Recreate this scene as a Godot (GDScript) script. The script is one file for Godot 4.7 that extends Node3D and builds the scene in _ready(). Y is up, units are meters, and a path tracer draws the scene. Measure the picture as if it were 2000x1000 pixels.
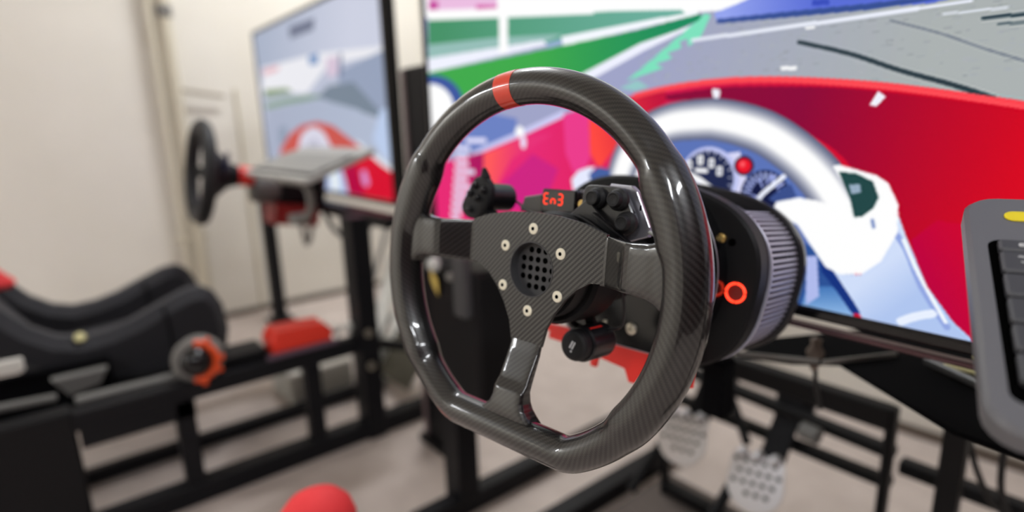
extends Node3D
# A sim-racing room: the carbon wheel of the near rig, its screen and pedals, and the next rig along the left wall.

class MB:
	var v := PackedVector3Array()
	var n := PackedVector3Array()
	var u := PackedVector2Array()

	func tri(a: Vector3, b: Vector3, c: Vector3, na: Vector3, nb: Vector3, nc: Vector3, ua := Vector2.ZERO, ub := Vector2.ZERO, uc := Vector2.ZERO) -> void:
		if (b - a).cross(c - a).dot(na + nb + nc) < 0.0:
			v.append(a); v.append(b); v.append(c)
			n.append(na); n.append(nb); n.append(nc)
			u.append(ua); u.append(ub); u.append(uc)
		else:
			v.append(a); v.append(c); v.append(b)
			n.append(na); n.append(nc); n.append(nb)
			u.append(ua); u.append(uc); u.append(ub)

	func quad(a: Vector3, b: Vector3, c: Vector3, d: Vector3, na: Vector3, nb: Vector3, nc: Vector3, nd: Vector3, ua := Vector2.ZERO, ub := Vector2.ZERO, uc := Vector2.ZERO, ud := Vector2.ZERO) -> void:
		tri(a, b, c, na, nb, nc, ua, ub, uc)
		tri(a, c, d, na, nc, nd, ua, uc, ud)

	func flat(a: Vector3, b: Vector3, c: Vector3, d: Vector3, out: Vector3, sx := Vector2.ZERO) -> void:
		var m := (b - a).cross(c - a)
		if m.length() < 1e-14:
			m = (c - a).cross(d - a)
		m = m.normalized()
		if m.dot(out) < 0.0:
			m = -m
		quad(a, b, c, d, m, m, m, m, Vector2(0, 0), Vector2(a.distance_to(b), 0), Vector2(a.distance_to(b), b.distance_to(c)), Vector2(0, b.distance_to(c)))

	# a box with chamfered edges
	func box(t: Transform3D, s: Vector3, bev := 0.003) -> MB:
		var h := s * 0.5
		bev = minf(bev, minf(h.x, minf(h.y, h.z)) * 0.9)
		for ax in 3:
			for sg in [-1.0, 1.0]:
				var o := Vector3.ZERO; o[ax] = sg
				var p := []
				for q in [[-1, -1], [1, -1], [1, 1], [-1, 1]]:
					var c := Vector3.ZERO
					c[ax] = sg * h[ax]
					c[(ax + 1) % 3] = q[0] * (h[(ax + 1) % 3] - bev)
					c[(ax + 2) % 3] = q[1] * (h[(ax + 2) % 3] - bev)
					p.append(t * c)
				flat(p[0], p[1], p[2], p[3], t.basis * o)
		for ax in 3:
			var b1 := (ax + 1) % 3
			var b2 := (ax + 2) % 3
			for s1 in [-1.0, 1.0]:
				for s2 in [-1.0, 1.0]:
					var o := Vector3.ZERO; o[b1] = s1; o[b2] = s2
					var p := []
					for e in [-1.0, 1.0]:
						var c := Vector3.ZERO
						c[ax] = e * (h[ax] - bev)
						c[b1] = s1 * h[b1]; c[b2] = s2 * (h[b2] - bev)
						p.append(t * c)
					for e in [1.0, -1.0]:
						var c := Vector3.ZERO
						c[ax] = e * (h[ax] - bev)
						c[b1] = s1 * (h[b1] - bev); c[b2] = s2 * h[b2]
						p.append(t * c)
					flat(p[0], p[1], p[2], p[3], t.basis * o)
		for sx in [-1.0, 1.0]:
			for sy in [-1.0, 1.0]:
				for sz in [-1.0, 1.0]:
					var o := Vector3(sx, sy, sz)
					var a := t * (o * Vector3(h.x, h.y - bev, h.z - bev))
					var b := t * (o * Vector3(h.x - bev, h.y, h.z - bev))
					var c := t * (o * Vector3(h.x - bev, h.y - bev, h.z))
					var m := (t.basis * o).normalized()
					tri(a, b, c, m, m, m)
		return self

	# a square bar from a to b
	func bar(a: Vector3, b: Vector3, w: float, hh: float, bev := 0.003, upv := Vector3.UP) -> MB:
		var z := (b - a).normalized()
		if absf(z.dot(upv)) > 0.95:
			upv = Vector3(0, 0, 1)
		var x := upv.cross(z).normalized()
		var y := z.cross(x)
		return box(Transform3D(Basis(x, y, z), (a + b) * 0.5), Vector3(w, hh, a.distance_to(b)), bev)

	# turned shape round the local y axis: profile of (radius, height)
	func lathe(t: Transform3D, prof: Array, seg := 24, smooth := false) -> MB:
		var k := prof.size()
		var pn := []
		for i in k - 1:
			var d: Vector2 = prof[i + 1] - prof[i]
			pn.append(Vector2(d.y, -d.x).normalized())
		for i in k - 1:
			var p: Vector2 = prof[i]
			var q: Vector2 = prof[i + 1]
			var n0: Vector2 = pn[i]
			var n1: Vector2 = pn[i]
			if smooth:
				if i > 0: n0 = (pn[i] + pn[i - 1]).normalized()
				if i < k - 2: n1 = (pn[i] + pn[i + 1]).normalized()
			for j in seg:
				var a0 := TAU * j / seg
				var a1 := TAU * (j + 1) / seg
				var c0 := Vector3(cos(a0), 0, sin(a0))
				var c1 := Vector3(cos(a1), 0, sin(a1))
				var up := Vector3.UP
				var bs := t.basis
				quad(t * (c0 * p.x + up * p.y), t * (c1 * p.x + up * p.y), t * (c1 * q.x + up * q.y), t * (c0 * q.x + up * q.y),
					(bs * (c0 * n0.x + up * n0.y)).normalized(), (bs * (c1 * n0.x + up * n0.y)).normalized(), (bs * (c1 * n1.x + up * n1.y)).normalized(), (bs * (c0 * n1.x + up * n1.y)).normalized(),
					Vector2(a0 * maxf(p.x, q.x), p.y), Vector2(a1 * maxf(p.x, q.x), p.y), Vector2(a1 * maxf(p.x, q.x), q.y), Vector2(a0 * maxf(p.x, q.x), q.y))
		return self

	# a flat outline (x, y) given thickness along local z, from z0 to z1 (z1 the front), with chamfered rims
	func slab(t: Transform3D, pts: PackedVector2Array, z0: float, z1: float, bev := 0.001, smooth := false) -> MB:
		if Geometry2D.is_polygon_clockwise(pts):
			pts = pts.duplicate(); pts.reverse()
		var k := pts.size()
		var en := []
		for i in k:
			var d := pts[(i + 1) % k] - pts[i]
			en.append(Vector2(d.y, -d.x).normalized())
		var inner := PackedVector2Array()
		var vn := []
		for i in k:
			var a: Vector2 = en[(i + k - 1) % k]
			var b: Vector2 = en[i]
			var m := (a + b).normalized()
			vn.append(m)
			inner.append(pts[i] - m * (bev / maxf(0.4, m.dot(b))))
		var idx := Geometry2D.triangulate_polygon(inner)
		if idx.is_empty():
			inner = pts
			idx = Geometry2D.triangulate_polygon(inner)
		var bs := t.basis
		for side in 2:
			var z := z1 if side else z0
			var m := (bs * Vector3(0, 0, 1.0 if side else -1.0)).normalized()
			for i in range(0, idx.size(), 3):
				var a := inner[idx[i]]
				var b := inner[idx[i + 1]]
				var c := inner[idx[i + 2]]
				tri(t * Vector3(a.x, a.y, z), t * Vector3(b.x, b.y, z), t * Vector3(c.x, c.y, z), m, m, m, a, b, c)
		for i in k:
			var j := (i + 1) % k
			var a := pts[i]
			var b := pts[j]
			var na: Vector2 = vn[i] if smooth else en[i]
			var nb: Vector2 = vn[j] if smooth else en[i]
			var wa := bs * Vector3(na.x, na.y, 0)
			var wb := bs * Vector3(nb.x, nb.y, 0)
			quad(t * Vector3(a.x, a.y, z0 + bev), t * Vector3(b.x, b.y, z0 + bev), t * Vector3(b.x, b.y, z1 - bev), t * Vector3(a.x, a.y, z1 - bev), wa, wb, wb, wa, a, b, b + Vector2(0, z1 - z0), a + Vector2(0, z1 - z0))
			for side in 2:
				var z := z1 if side else z0
				var zz := z1 - bev if side else z0 + bev
				var dz := 1.0 if side else -1.0
				var ma := (bs * Vector3(na.x, na.y, dz)).normalized()
				var mb := (bs * Vector3(nb.x, nb.y, dz)).normalized()
				quad(t * Vector3(a.x, a.y, zz), t * Vector3(b.x, b.y, zz), t * Vector3(inner[j].x, inner[j].y, z), t * Vector3(inner[i].x, inner[i].y, z), ma, mb, mb, ma, a, b, b, a)
		return self

	# a round bar along points
	func tube(t: Transform3D, path: Array, r: float, seg := 10, closed := false) -> MB:
		var k := path.size()
		var tans := []
		for i in k:
			var a: Vector3 = path[(i + k - 1) % k] if closed else path[maxi(i - 1, 0)]
			var b: Vector3 = path[(i + 1) % k] if closed else path[mini(i + 1, k - 1)]
			tans.append((b - a).normalized())
		var x: Vector3 = tans[0].cross(Vector3(0.31, 0.9, 0.2)).normalized()
		var frames := []
		for i in k:
			var z: Vector3 = tans[i]
			x = (x - z * x.dot(z)).normalized()
			frames.append([x, z.cross(x)])
		var last := k if closed else k - 1
		var len0 := 0.0
		for i in last:
			var j := (i + 1) % k
			var l1: float = len0 + path[i].distance_to(path[j])
			for s in seg:
				var a0 := TAU * s / seg
				var a1 := TAU * (s + 1) / seg
				var p := []
				for q in [[i, a0], [i, a1], [j, a1], [j, a0]]:
					var f: Array = frames[q[0]]
					p.append(f[0] * cos(q[1]) + f[1] * sin(q[1]))
				quad(t * (path[i] + p[0] * r), t * (path[i] + p[1] * r), t * (path[j] + p[2] * r), t * (path[j] + p[3] * r), t.basis * p[0], t.basis * p[1], t.basis * p[2], t.basis * p[3],
					Vector2(len0, a0 * r), Vector2(len0, a1 * r), Vector2(l1, a1 * r), Vector2(l1, a0 * r))
			len0 = l1
		if not closed:
			for e in [0, k - 1]:
				var m: Vector3 = tans[e] * (-1.0 if e == 0 else 1.0)
				for s in seg:
					var f: Array = frames[e]
					var a0 := TAU * s / seg
					var a1 := TAU * (s + 1) / seg
					var nn := t.basis * m
					tri(t * path[e], t * (path[e] + (f[0] * cos(a0) + f[1] * sin(a0)) * r), t * (path[e] + (f[0] * cos(a1) + f[1] * sin(a1)) * r), nn, nn, nn)
		return self

	# skin between rings of points, normals from neighbours
	func skin(t: Transform3D, rings: Array, uvs: Array, caps := true, loop_len := false) -> MB:
		var k := rings.size()
		var s: int = rings[0].size()
		var nrm := []
		var mid := []
		for i in k:
			var c := Vector3.ZERO
			for p in rings[i]:
				c += p
			mid.append(c / s)
		for i in k:
			var row := []
			for j in s:
				var dj: Vector3 = rings[i][(j + 1) % s] - rings[i][(j + s - 1) % s]
				var i0 := (i + k - 1) % k if loop_len else maxi(i - 1, 0)
				var i1 := (i + 1) % k if loop_len else mini(i + 1, k - 1)
				var di: Vector3 = rings[i1][j] - rings[i0][j]
				var m := dj.cross(di).normalized()
				if m.dot(rings[i][j] - mid[i]) < 0.0:
					m = -m
				row.append(t.basis * m)
			nrm.append(row)
		for i in (k if loop_len else k - 1):
			var i2 := (i + 1) % k
			for j in s:
				var j2 := (j + 1) % s
				var ua: Vector2 = uvs[i][j]
				var ub := Vector2(uvs[i][j].x, uvs[i][j + 1].y)
				var uc: Vector2 = uvs[i + 1][j + 1]
				var ud: Vector2 = uvs[i + 1][j]
				if uvs[i].size() > s:
					ub = uvs[i][j + 1]
				quad(t * rings[i][j], t * rings[i][j2], t * rings[i2][j2], t * rings[i2][j], nrm[i][j], nrm[i][j2], nrm[i2][j2], nrm[i2][j], ua, ub, uc, ud)
		if caps:
			for e in [0, k - 1]:
				var m: Vector3 = (mid[0] - mid[1] if e == 0 else mid[k - 1] - mid[k - 2]).normalized()
				m = t.basis * m
				for j in s:
					tri(t * mid[e], t * rings[e][j], t * rings[e][(j + 1) % s], m, m, m)
		return self

	func mesh(mat: Material) -> ArrayMesh:
		var a := []
		a.resize(Mesh.ARRAY_MAX)
		a[Mesh.ARRAY_VERTEX] = v
		a[Mesh.ARRAY_NORMAL] = n
		a[Mesh.ARRAY_TEX_UV] = u
		var am := ArrayMesh.new()
		am.add_surface_from_arrays(Mesh.PRIMITIVE_TRIANGLES, a)
		am.surface_set_material(0, mat)
		return am

const I := Transform3D.IDENTITY
var M := {}
var taken := {}

func numbered(called: String) -> String:
	var k: int = taken.get(called, 0)
	taken[called] = k + 1
	return called if k == 0 else "%s_%03d" % [called, k]

func T(x: float, y: float, z: float) -> Transform3D:
	return Transform3D(Basis(), Vector3(x, y, z))

# local y axis turned to point along d
func along(o: Vector3, d: Vector3) -> Transform3D:
	var y := d.normalized()
	var x := y.cross(Vector3(0.2, 0.35, 0.9)).normalized()
	return Transform3D(Basis(x, y, x.cross(y)), o)

func mat(c: Color, rough := 0.5, metal := 0.0, coat := 0.0) -> StandardMaterial3D:
	var m := StandardMaterial3D.new()
	m.albedo_color = c
	m.roughness = rough
	m.metallic = metal
	if coat > 0.0:
		m.clearcoat_enabled = true
		m.clearcoat = coat
		m.clearcoat_roughness = 0.04
	return m

func glow(c: Color, e: float) -> StandardMaterial3D:
	var m := mat(c * 0.3, 0.4)
	m.emission_enabled = true
	m.emission = c
	m.emission_energy_multiplier = e
	return m

func thing(called: String, label: String, category: String, group := "", t := I) -> Node3D:
	var o := Node3D.new()
	o.name = numbered(called)
	add_child(o)
	o.transform = t
	o.set_meta("label", label)
	o.set_meta("category", category)
	if group: o.set_meta("group", group)
	return o

func obj(called: String, mb: MB, m: Material, parent: Node = null, label := "") -> MeshInstance3D:
	return put(called, mb.mesh(m), parent, label)

func put(called: String, me: Mesh, parent: Node = null, label := "", t := I) -> MeshInstance3D:
	var o := MeshInstance3D.new()
	o.mesh = me
	o.transform = t
	o.cast_shadow = GeometryInstance3D.SHADOW_CASTING_SETTING_ON
	if parent == null:
		o.name = numbered(called)
		add_child(o)
	else:
		var k := 0
		var nm := called
		while parent.has_node(nm):
			k += 1
			nm = "%s_%03d" % [called, k]
		o.name = nm
		parent.add_child(o, true)
	if label: o.set_meta("label", label)
	return o

func struct(called: String, mb: MB, m: Material, label: String, category := "") -> MeshInstance3D:
	var o := obj(called, mb, m)
	o.set_meta("kind", "structure")
	o.set_meta("label", label)
	if category: o.set_meta("category", category)
	return o

func pv(a: Array) -> PackedVector2Array:
	var p := PackedVector2Array()
	for i in range(0, a.size(), 2):
		p.append(Vector2(a[i], a[i + 1]))
	return p

func round_rect(w: float, h: float, r: float, seg := 5) -> PackedVector2Array:
	var p := PackedVector2Array()
	var k := 0
	for c in [Vector2(w / 2 - r, h / 2 - r), Vector2(-w / 2 + r, h / 2 - r), Vector2(-w / 2 + r, -h / 2 + r), Vector2(w / 2 - r, -h / 2 + r)]:
		for i in seg + 1:
			var a := PI / 2 * (k + float(i) / seg)
			p.append(c + Vector2(cos(a), sin(a)) * r)
		k += 1
	return p

func ell(c: Vector2, rx: float, ry: float, seg := 28) -> PackedVector2Array:
	var p := PackedVector2Array()
	for i in seg:
		p.append(c + Vector2(cos(TAU * i / seg) * rx, sin(TAU * i / seg) * ry))
	return p

func smooth_path(a: Array, per := 6) -> Array:
	var cv := Curve3D.new()
	var out := []
	for i in a.size() - 1:
		var p0: Vector3 = a[maxi(i - 1, 0)]
		var p1: Vector3 = a[i]
		var p2: Vector3 = a[i + 1]
		var p3: Vector3 = a[mini(i + 2, a.size() - 1)]
		for k in per:
			out.append(p1.cubic_interpolate(p2, p0, p3, float(k) / per))
	out.append(a[-1])
	return out

# ---------- pictures shown on the screens ----------
func fill(img: Image, p: PackedVector2Array, c: Color) -> void:
	fill2(img, p, c, c, Vector2.ZERO, Vector2.RIGHT)

func fill2(img: Image, p: PackedVector2Array, c0: Color, c1: Color, a: Vector2, b: Vector2) -> void:
	var k := p.size()
	var y0 := 1e9
	var y1 := -1e9
	for q in p:
		y0 = minf(y0, q.y); y1 = maxf(y1, q.y)
	var iw := img.get_width()
	var d := (b - a) / (b - a).length_squared()
	var plain := c0 == c1
	for y in range(maxi(0, int(floor(y0))), mini(img.get_height() - 1, int(ceil(y1))) + 1):
		var yc := y + 0.5
		var xs := []
		for i in k:
			var s := p[i]
			var e := p[(i + 1) % k]
			if (s.y <= yc) != (e.y <= yc):
				xs.append(s.x + (yc - s.y) / (e.y - s.y) * (e.x - s.x))
		xs.sort()
		for i in range(0, xs.size() - 1, 2):
			var xa := clampi(roundi(xs[i]), 0, iw)
			var xb := clampi(roundi(xs[i + 1]), 0, iw)
			if xb <= xa:
				continue
			if plain:
				img.fill_rect(Rect2i(xa, y, xb - xa, 1), c0)
			else:
				var x := xa
				while x < xb:
					var w := mini(6, xb - x)
					img.fill_rect(Rect2i(x, y, w, 1), c0.lerp(c1, clampf((Vector2(x + 3, y) - a).dot(d), 0, 1)))
					x += w

func stroke(img: Image, p: PackedVector2Array, w: float, c: Color, closed := false) -> void:
	for i in (p.size() if closed else p.size() - 1):
		var a := p[i]
		var b := p[(i + 1) % p.size()]
		var t := (b - a).normalized().orthogonal() * w * 0.5
		fill(img, PackedVector2Array([a + t, b + t, b - t, a - t]), c)
		fill(img, ell(a, w * 0.5, w * 0.5, 12), c)
	if not closed:
		fill(img, ell(p[-1], w * 0.5, w * 0.5, 12), c)

func curve(p: PackedVector2Array, per := 8) -> PackedVector2Array:
	var out := PackedVector2Array()
	for i in p.size() - 1:
		for k in per:
			out.append(p[i].cubic_interpolate(p[i + 1], p[maxi(i - 1, 0)], p[mini(i + 2, p.size() - 1)], float(k) / per))
	out.append(p[-1])
	return out

# a round bar of light: stroke on stroke from the dark rim to the bright middle
func shaded_stroke(img: Image, p: PackedVector2Array, w: float, rim: Color, mid: Color, steps := 9) -> void:
	for i in steps:
		var f := float(i) / (steps - 1)
		stroke(img, p, w * (1.0 - 0.6 * f), rim.lerp(mid, pow(f, 1.15)))

func C(r: int, g: int, b: int) -> Color:
	return Color(r / 255.0, g / 255.0, b / 255.0)

func main_picture() -> Image:
	var img := Image.create_empty(1600, 900, false, Image.FORMAT_RGB8)
	img.fill(C(168, 170, 186))
	# asphalt, cooler to the left
	fill2(img, pv([-357, 291, 1223, 519, 1291, 972, -695, 1913]), C(160, 164, 200), C(172, 178, 178), Vector2(652, 531), Vector2(1046, 593))
	# worn asphalt: streaks that run with the track
	var rng := RandomNumberGenerator.new()
	rng.seed = 5
	for i in 2600:
		var q := Vector2(rng.randf_range(650, 1500), rng.randf_range(330, 720))
		var g := rng.randf_range(-1, 1)
		img.fill_rect(Rect2i(int(q.x), int(q.y), rng.randi_range(2, 9), 1), C(166, 172, 178).lightened(g * 0.12) if g > 0 else C(166, 172, 178).darkened(-g * 0.14))
	# sky and far buildings
	fill(img, pv([-306, 44, 839, 371, 848, 498, 787, 500, 728, 494, 476, 462, -367, 336]), C(255, 255, 255))
	fill(img, pv([18, 346, 282, 392, 284, 414, 161, 398, 14, 377]), C(236, 190, 226))
	fill(img, pv([21, 357, 61, 364, 59, 382, 19, 377]), C(200, 80, 160))
	fill(img, pv([210, 397, 281, 409, 281, 415, 209, 406]), C(214, 96, 170))
	# blue pit wall on the right
	fill2(img, pv([818, 496, 861, 486, 1158, 509, 1160, 522, 1048, 533, 904, 521, 820, 513, 788, 514, 783, 502]), C(150, 165, 240), C(90, 110, 215), Vector2(803, 501), Vector2(928, 509))
	fill(img, pv([788, 511, 877, 516, 987, 523, 1061, 526, 1062, 530, 988, 530, 891, 524, 788, 517]), C(58, 82, 150))
	fill(img, pv([920, 508, 940, 510, 941, 517, 920, 515]), C(60, 80, 190))
	# far grass and banks
	fill2(img, pv([11, 399, 330, 440, 586, 469, 727, 489, 741, 499, 651, 502, 475, 506, 2, 480]), C(70, 146, 104), C(110, 176, 160), Vector2(63, 429), Vector2(700, 500))
	fill(img, pv([5, 454, 260, 470, 476, 490, 420, 499, 1, 489]), C(150, 190, 184))
	fill(img, pv([-394, 468, 1, 485, 420, 494, 434, 504, -3, 518, -400, 497]), C(240, 242, 255))
	fill(img, pv([428, 500, 475, 499, 481, 506, 434, 510]), C(150, 176, 210))
	fill(img, pv([470, 494, 641, 494, 754, 495, 758, 500, 641, 505, 475, 511]), C(244, 248, 255))
	fill2(img, pv([-3, 518, 481, 510, 641, 507, 759, 500, 768, 506, 652, 533, 539, 561, 446, 591, 130, 641, -19, 651]), C(64, 170, 76), C(30, 140, 96), Vector2(404, 531), Vector2(728, 507))
	fill(img, pv([287, 424, 317, 428, 313, 506, 284, 503]), C(255, 255, 255))
	fill(img, pv([14, 377, 337, 428, 330, 440, 11, 399]), C(255, 255, 255))
	fill(img, pv([346, 427, 551, 460, 551, 468, 346, 442]), C(255, 255, 255))
	# white edge line and mint run-off arrows
	fill(img, pv([509, 567, 652, 527, 755, 512, 765, 509, 767, 512, 662, 539, 552, 573, 514, 586]), C(238, 240, 255))
	var mint := C(126, 226, 190)
	for z in 5:
		var f := z / 5.0
		var a: Vector2 = Vector2(625, 583).lerp(Vector2(756, 508), f)
		var b: Vector2 = Vector2(699, 569).lerp(Vector2(778, 504), f)
		var st: Vector2 = (Vector2(756, 508) - Vector2(625, 583)) / 5.0
		fill(img, PackedVector2Array([a, b, a.lerp(b, 0.35) + st * 1.15, a + st * 0.8]), mint)
	fill(img, pv([738, 524, 768, 500, 778, 504, 764, 530, 743, 543]), mint)
	fill(img, pv([610, 594, 647, 583, 672, 596, 643, 600]), C(150, 200, 200))
	# painted lines and skid marks
	fill(img, pv([747, 532, 865, 533, 988, 534, 1085, 535, 1085, 538, 989, 539, 865, 538, 747, 537]), C(232, 236, 248))
	fill(img, pv([1059, 545, 1115, 547, 1115, 549, 1060, 547]), C(225, 230, 240))
	fill(img, pv([885, 584, 907, 585, 907, 590, 887, 589]), C(255, 255, 255))
	fill(img, pv([913, 539, 926, 539, 926, 542, 915, 542]), C(255, 255, 255))
	stroke(img, curve(pv([907, 556, 970, 577, 1026, 601, 1077, 620, 1114, 636])), 5.0, C(50, 64, 72))
	stroke(img, curve(pv([1010, 545, 1061, 566, 1099, 585, 1150, 608])), 2.0, C(120, 128, 140))
	stroke(img, pv([1095, 555, 1165, 558]), 3.0, C(46, 64, 74))
	stroke(img, pv([1109, 563, 1166, 566]), 2.0, C(80, 96, 104))
	# left mirror with white wheel
	fill(img, ell(Vector2(-8, 598), 152, 74, 40), C(62, 88, 160))
	fill(img, ell(Vector2(-8, 606), 112, 62, 40), C(255, 255, 255))
	# grey car flank under the wheel rim
	fill(img, pv([115, 712, 130, 636, 250, 624, 337, 637, 329, 668, 207, 699]), C(108, 130, 196))
	fill(img, pv([76, 750, 207, 697, 336, 664, 474, 625, 484, 635, 335, 678, 186, 718, 84, 762]), C(206, 206, 245))
	# red bodywork
	fill2(img, pv([-457, 771, 6, 740, 207, 708, 352, 672, 494, 632, 641, 607, 704, 599, 784, 595, 855, 598, 937, 606, 1028, 620, 1139, 643, 1246, 668, 1291, 972, -695, 1913]), C(232, 42, 116), C(206, 8, 34), Vector2(398, 737), Vector2(1127, 708))
	fill2(img, curve(pv([694, 610, 793, 605, 870, 608, 962, 616, 1040, 629, 1140, 649, 1246, 673, 1291, 972, 1097, 1064, 1010, 756, 916, 663, 794, 625, 695, 618])), C(140, 8, 58), C(216, 10, 34), Vector2(915, 650), Vector2(1149, 687))
	fill2(img, pv([1057, 794, 1079, 768, 1262, 780, 1291, 972, 1122, 1052]), C(188, 4, 66), C(214, 8, 44), Vector2(1073, 847), Vector2(1144, 810))
	fill(img, pv([473, 633, 539, 621, 547, 704, 513, 761, 479, 705]), C(236, 60, 140))
	fill2(img, pv([539, 622, 643, 609, 704, 603, 705, 621, 644, 651, 565, 730, 542, 704]), C(255, 74, 66), C(196, 20, 60), Vector2(552, 667), Vector2(695, 621))
	fill2(img, pv([214, 710, 368, 672, 445, 669, 316, 719, 239, 801, 205, 851]), C(255, 90, 92), C(232, 50, 120), Vector2(245, 710), Vector2(349, 739))
	fill(img, pv([278, 775, 383, 707, 458, 735, 411, 819, 293, 830]), C(208, 36, 130))
	fill(img, pv([157, 718, 215, 706, 210, 768, 152, 783]), C(176, 22, 96))
	stroke(img, curve(pv([643, 608, 704, 600, 784, 596, 855, 598, 937, 606, 1028, 620, 1139, 644, 1214, 663])), 8.0, C(255, 74, 84))
	# leader board
	for i in 12:
		var w := [80, 56, 50, 56, 84, 58, 74, 62, 56, 52, 44, 40][i] as int
		var p0: Vector2 = Vector2(111, 681).lerp(Vector2(63, 879), i / 11.0)
		img.fill_rect(Rect2i(int(p0.x) + (36 if i == 0 else 0), int(p0.y) - 5, w, 11), C(228, 226, 255))
	fill(img, ell(Vector2(344, 663), 14, 11), C(255, 255, 255))
	fill(img, ell(Vector2(355, 684), 9, 14), C(235, 225, 255))
	# bolts on the cowl
	for b in [pv([786, 606, 798, 607, 799, 613, 797, 621, 789, 621, 786, 612]), pv([1005, 622, 1014, 629, 1010, 634, 1005, 640, 997, 638, 1001, 630])]:
		fill(img, b, C(240, 240, 255))
	# inside of the driven car: dashboard
	fill(img, curve(pv([585, 812, 596, 747, 634, 685, 706, 653, 795, 644, 874, 663, 932, 703, 976, 772, 997, 863, 937, 934, 716, 955, 585, 812])), C(92, 116, 184))
	fill(img, pv([815, 698, 835, 695, 859, 769, 836, 786, 823, 780]), C(214, 214, 246))
	fill(img, pv([612, 729, 667, 701, 668, 752, 620, 765]), C(250, 250, 255))
	fill(img, ell(Vector2(786, 735), 49, 46, 40), C(190, 196, 240))
	fill(img, ell(Vector2(784, 736), 43, 41, 40), C(34, 42, 78))
	for i in 16:
		var a := PI * (0.75 + i * 0.094)
		var o: Vector2 = Vector2(784, 736)
		var dd := Vector2(cos(a), sin(a))
		stroke(img, PackedVector2Array([o + dd * 36, o + dd * 41]), 1.6, C(235, 238, 255))
	for q in [Vector2(752, 717), Vector2(771, 709), Vector2(790, 713), Vector2(804, 724), Vector2(788, 766), Vector2(801, 756)]:
		stroke(img, PackedVector2Array([q + Vector2(-3, -5), q + Vector2(3, -5), q + Vector2(3, 5), q + Vector2(-3, 5)]), 4.0, C(255, 255, 255), true)
	stroke(img, pv([765, 724, 782, 725]), 7.0, C(250, 250, 255))
	stroke(img, pv([751, 731, 771, 739, 791, 751, 812, 763]), 9.0, C(255, 255, 255))
	fill(img, pv([747, 747, 771, 739, 782, 759, 767, 771, 748, 771]), C(238, 240, 255))
	fill(img, ell(Vector2(842, 715), 15, 14, 24), C(60, 20, 50))
	fill(img, ell(Vector2(842, 715), 11, 10.5, 24), C(236, 24, 44))
	fill(img, ell(Vector2(840, 713), 4, 4, 12), C(255, 90, 100))
	fill(img, ell(Vector2(875, 754), 35, 34, 40), C(20, 26, 64))
	for i in 17:
		var a := PI * (0.72 + i * 0.078)
		var o: Vector2 = Vector2(875, 754)
		var dd := Vector2(cos(a), sin(a))
		stroke(img, PackedVector2Array([o + dd * 21, o + dd * 31]), 3.2, C(170, 182, 240))
	for q in [pv([876, 739, 887, 726]), pv([858, 756, 867, 759]), pv([867, 734, 872, 744])]:
		stroke(img, q, 2.6, C(160, 172, 235))
	stroke(img, pv([855, 776, 874, 751, 901, 727]), 7.0, C(232, 236, 255))
	fill(img, pv([881, 759, 901, 741, 911, 737, 920, 753, 896, 766]), C(60, 80, 140))
	# the driven car's wheel: a thick silver ring
	shaded_stroke(img, curve(pv([609, 810, 610, 755, 632, 702, 668, 670, 715, 653, 770, 649, 796, 650, 836, 658, 875, 672, 919, 700, 954, 733, 981, 772, 993, 803])), 60.0, C(96, 102, 130), C(255, 255, 255), 16)
	fill(img, pv([499, 774, 494, 753, 513, 736, 539, 728, 555, 727, 542, 741, 557, 751, 550, 765]), C(230, 234, 255))
	fill(img, pv([539, 741, 562, 727, 589, 730, 596, 765, 552, 770]), C(70, 96, 160))
	# gloved right hand and sleeve
	fill(img, pv([927, 812, 955, 822, 984, 862, 1013, 914, 937, 934, 926, 877]), C(46, 82, 150))
	fill2(img, pv([943, 873, 984, 865, 1013, 914, 936, 919]), C(70, 120, 185), C(150, 190, 235), Vector2(959, 870), Vector2(969, 911))
	fill2(img, pv([962, 842, 983, 849, 1007, 845, 1028, 825, 1040, 788, 1031, 742, 1051, 789, 1079, 846, 1108, 882, 1128, 898, 1121, 916, 1025, 911, 1007, 892, 991, 871]), C(208, 222, 250), C(176, 198, 240), Vector2(1019, 845), Vector2(1055, 876))
	fill(img, pv([955, 821, 970, 840, 1003, 882, 1012, 895, 1002, 897, 983, 874, 960, 849]), C(24, 52, 128))
	fill(img, pv([939, 832, 953, 829, 960, 884, 944, 899]), C(176, 186, 236))
	stroke(img, curve(pv([1040, 788, 1054, 807, 1073, 847, 1103, 890])), 7.0, C(148, 168, 226))
	stroke(img, curve(pv([1049, 795, 1070, 835, 1101, 884])), 4.0, C(240, 246, 255))
	stroke(img, curve(pv([1057, 894, 1072, 884, 1087, 877])), 10.0, C(232, 240, 255))
	fill(img, pv([962, 711, 970, 709, 1013, 720, 1027, 729, 1040, 754, 1042, 788, 1028, 825, 1008, 844, 983, 849, 965, 843, 941, 813, 924, 791, 897, 780, 888, 773, 893, 762, 923, 754, 952, 757, 975, 766, 1000, 772, 986, 745]), C(255, 255, 255))
	fill(img, pv([970, 718, 990, 719, 1010, 728, 1018, 747, 1013, 761, 1001, 772, 993, 773, 987, 752]), C(36, 72, 72))
	fill(img, pv([983, 733, 996, 732, 998, 742, 987, 745]), C(150, 170, 190))
	stroke(img, pv([1014, 775, 1016, 783]), 4.0, C(130, 150, 200))
	soften(img, 2)
	return img

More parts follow.
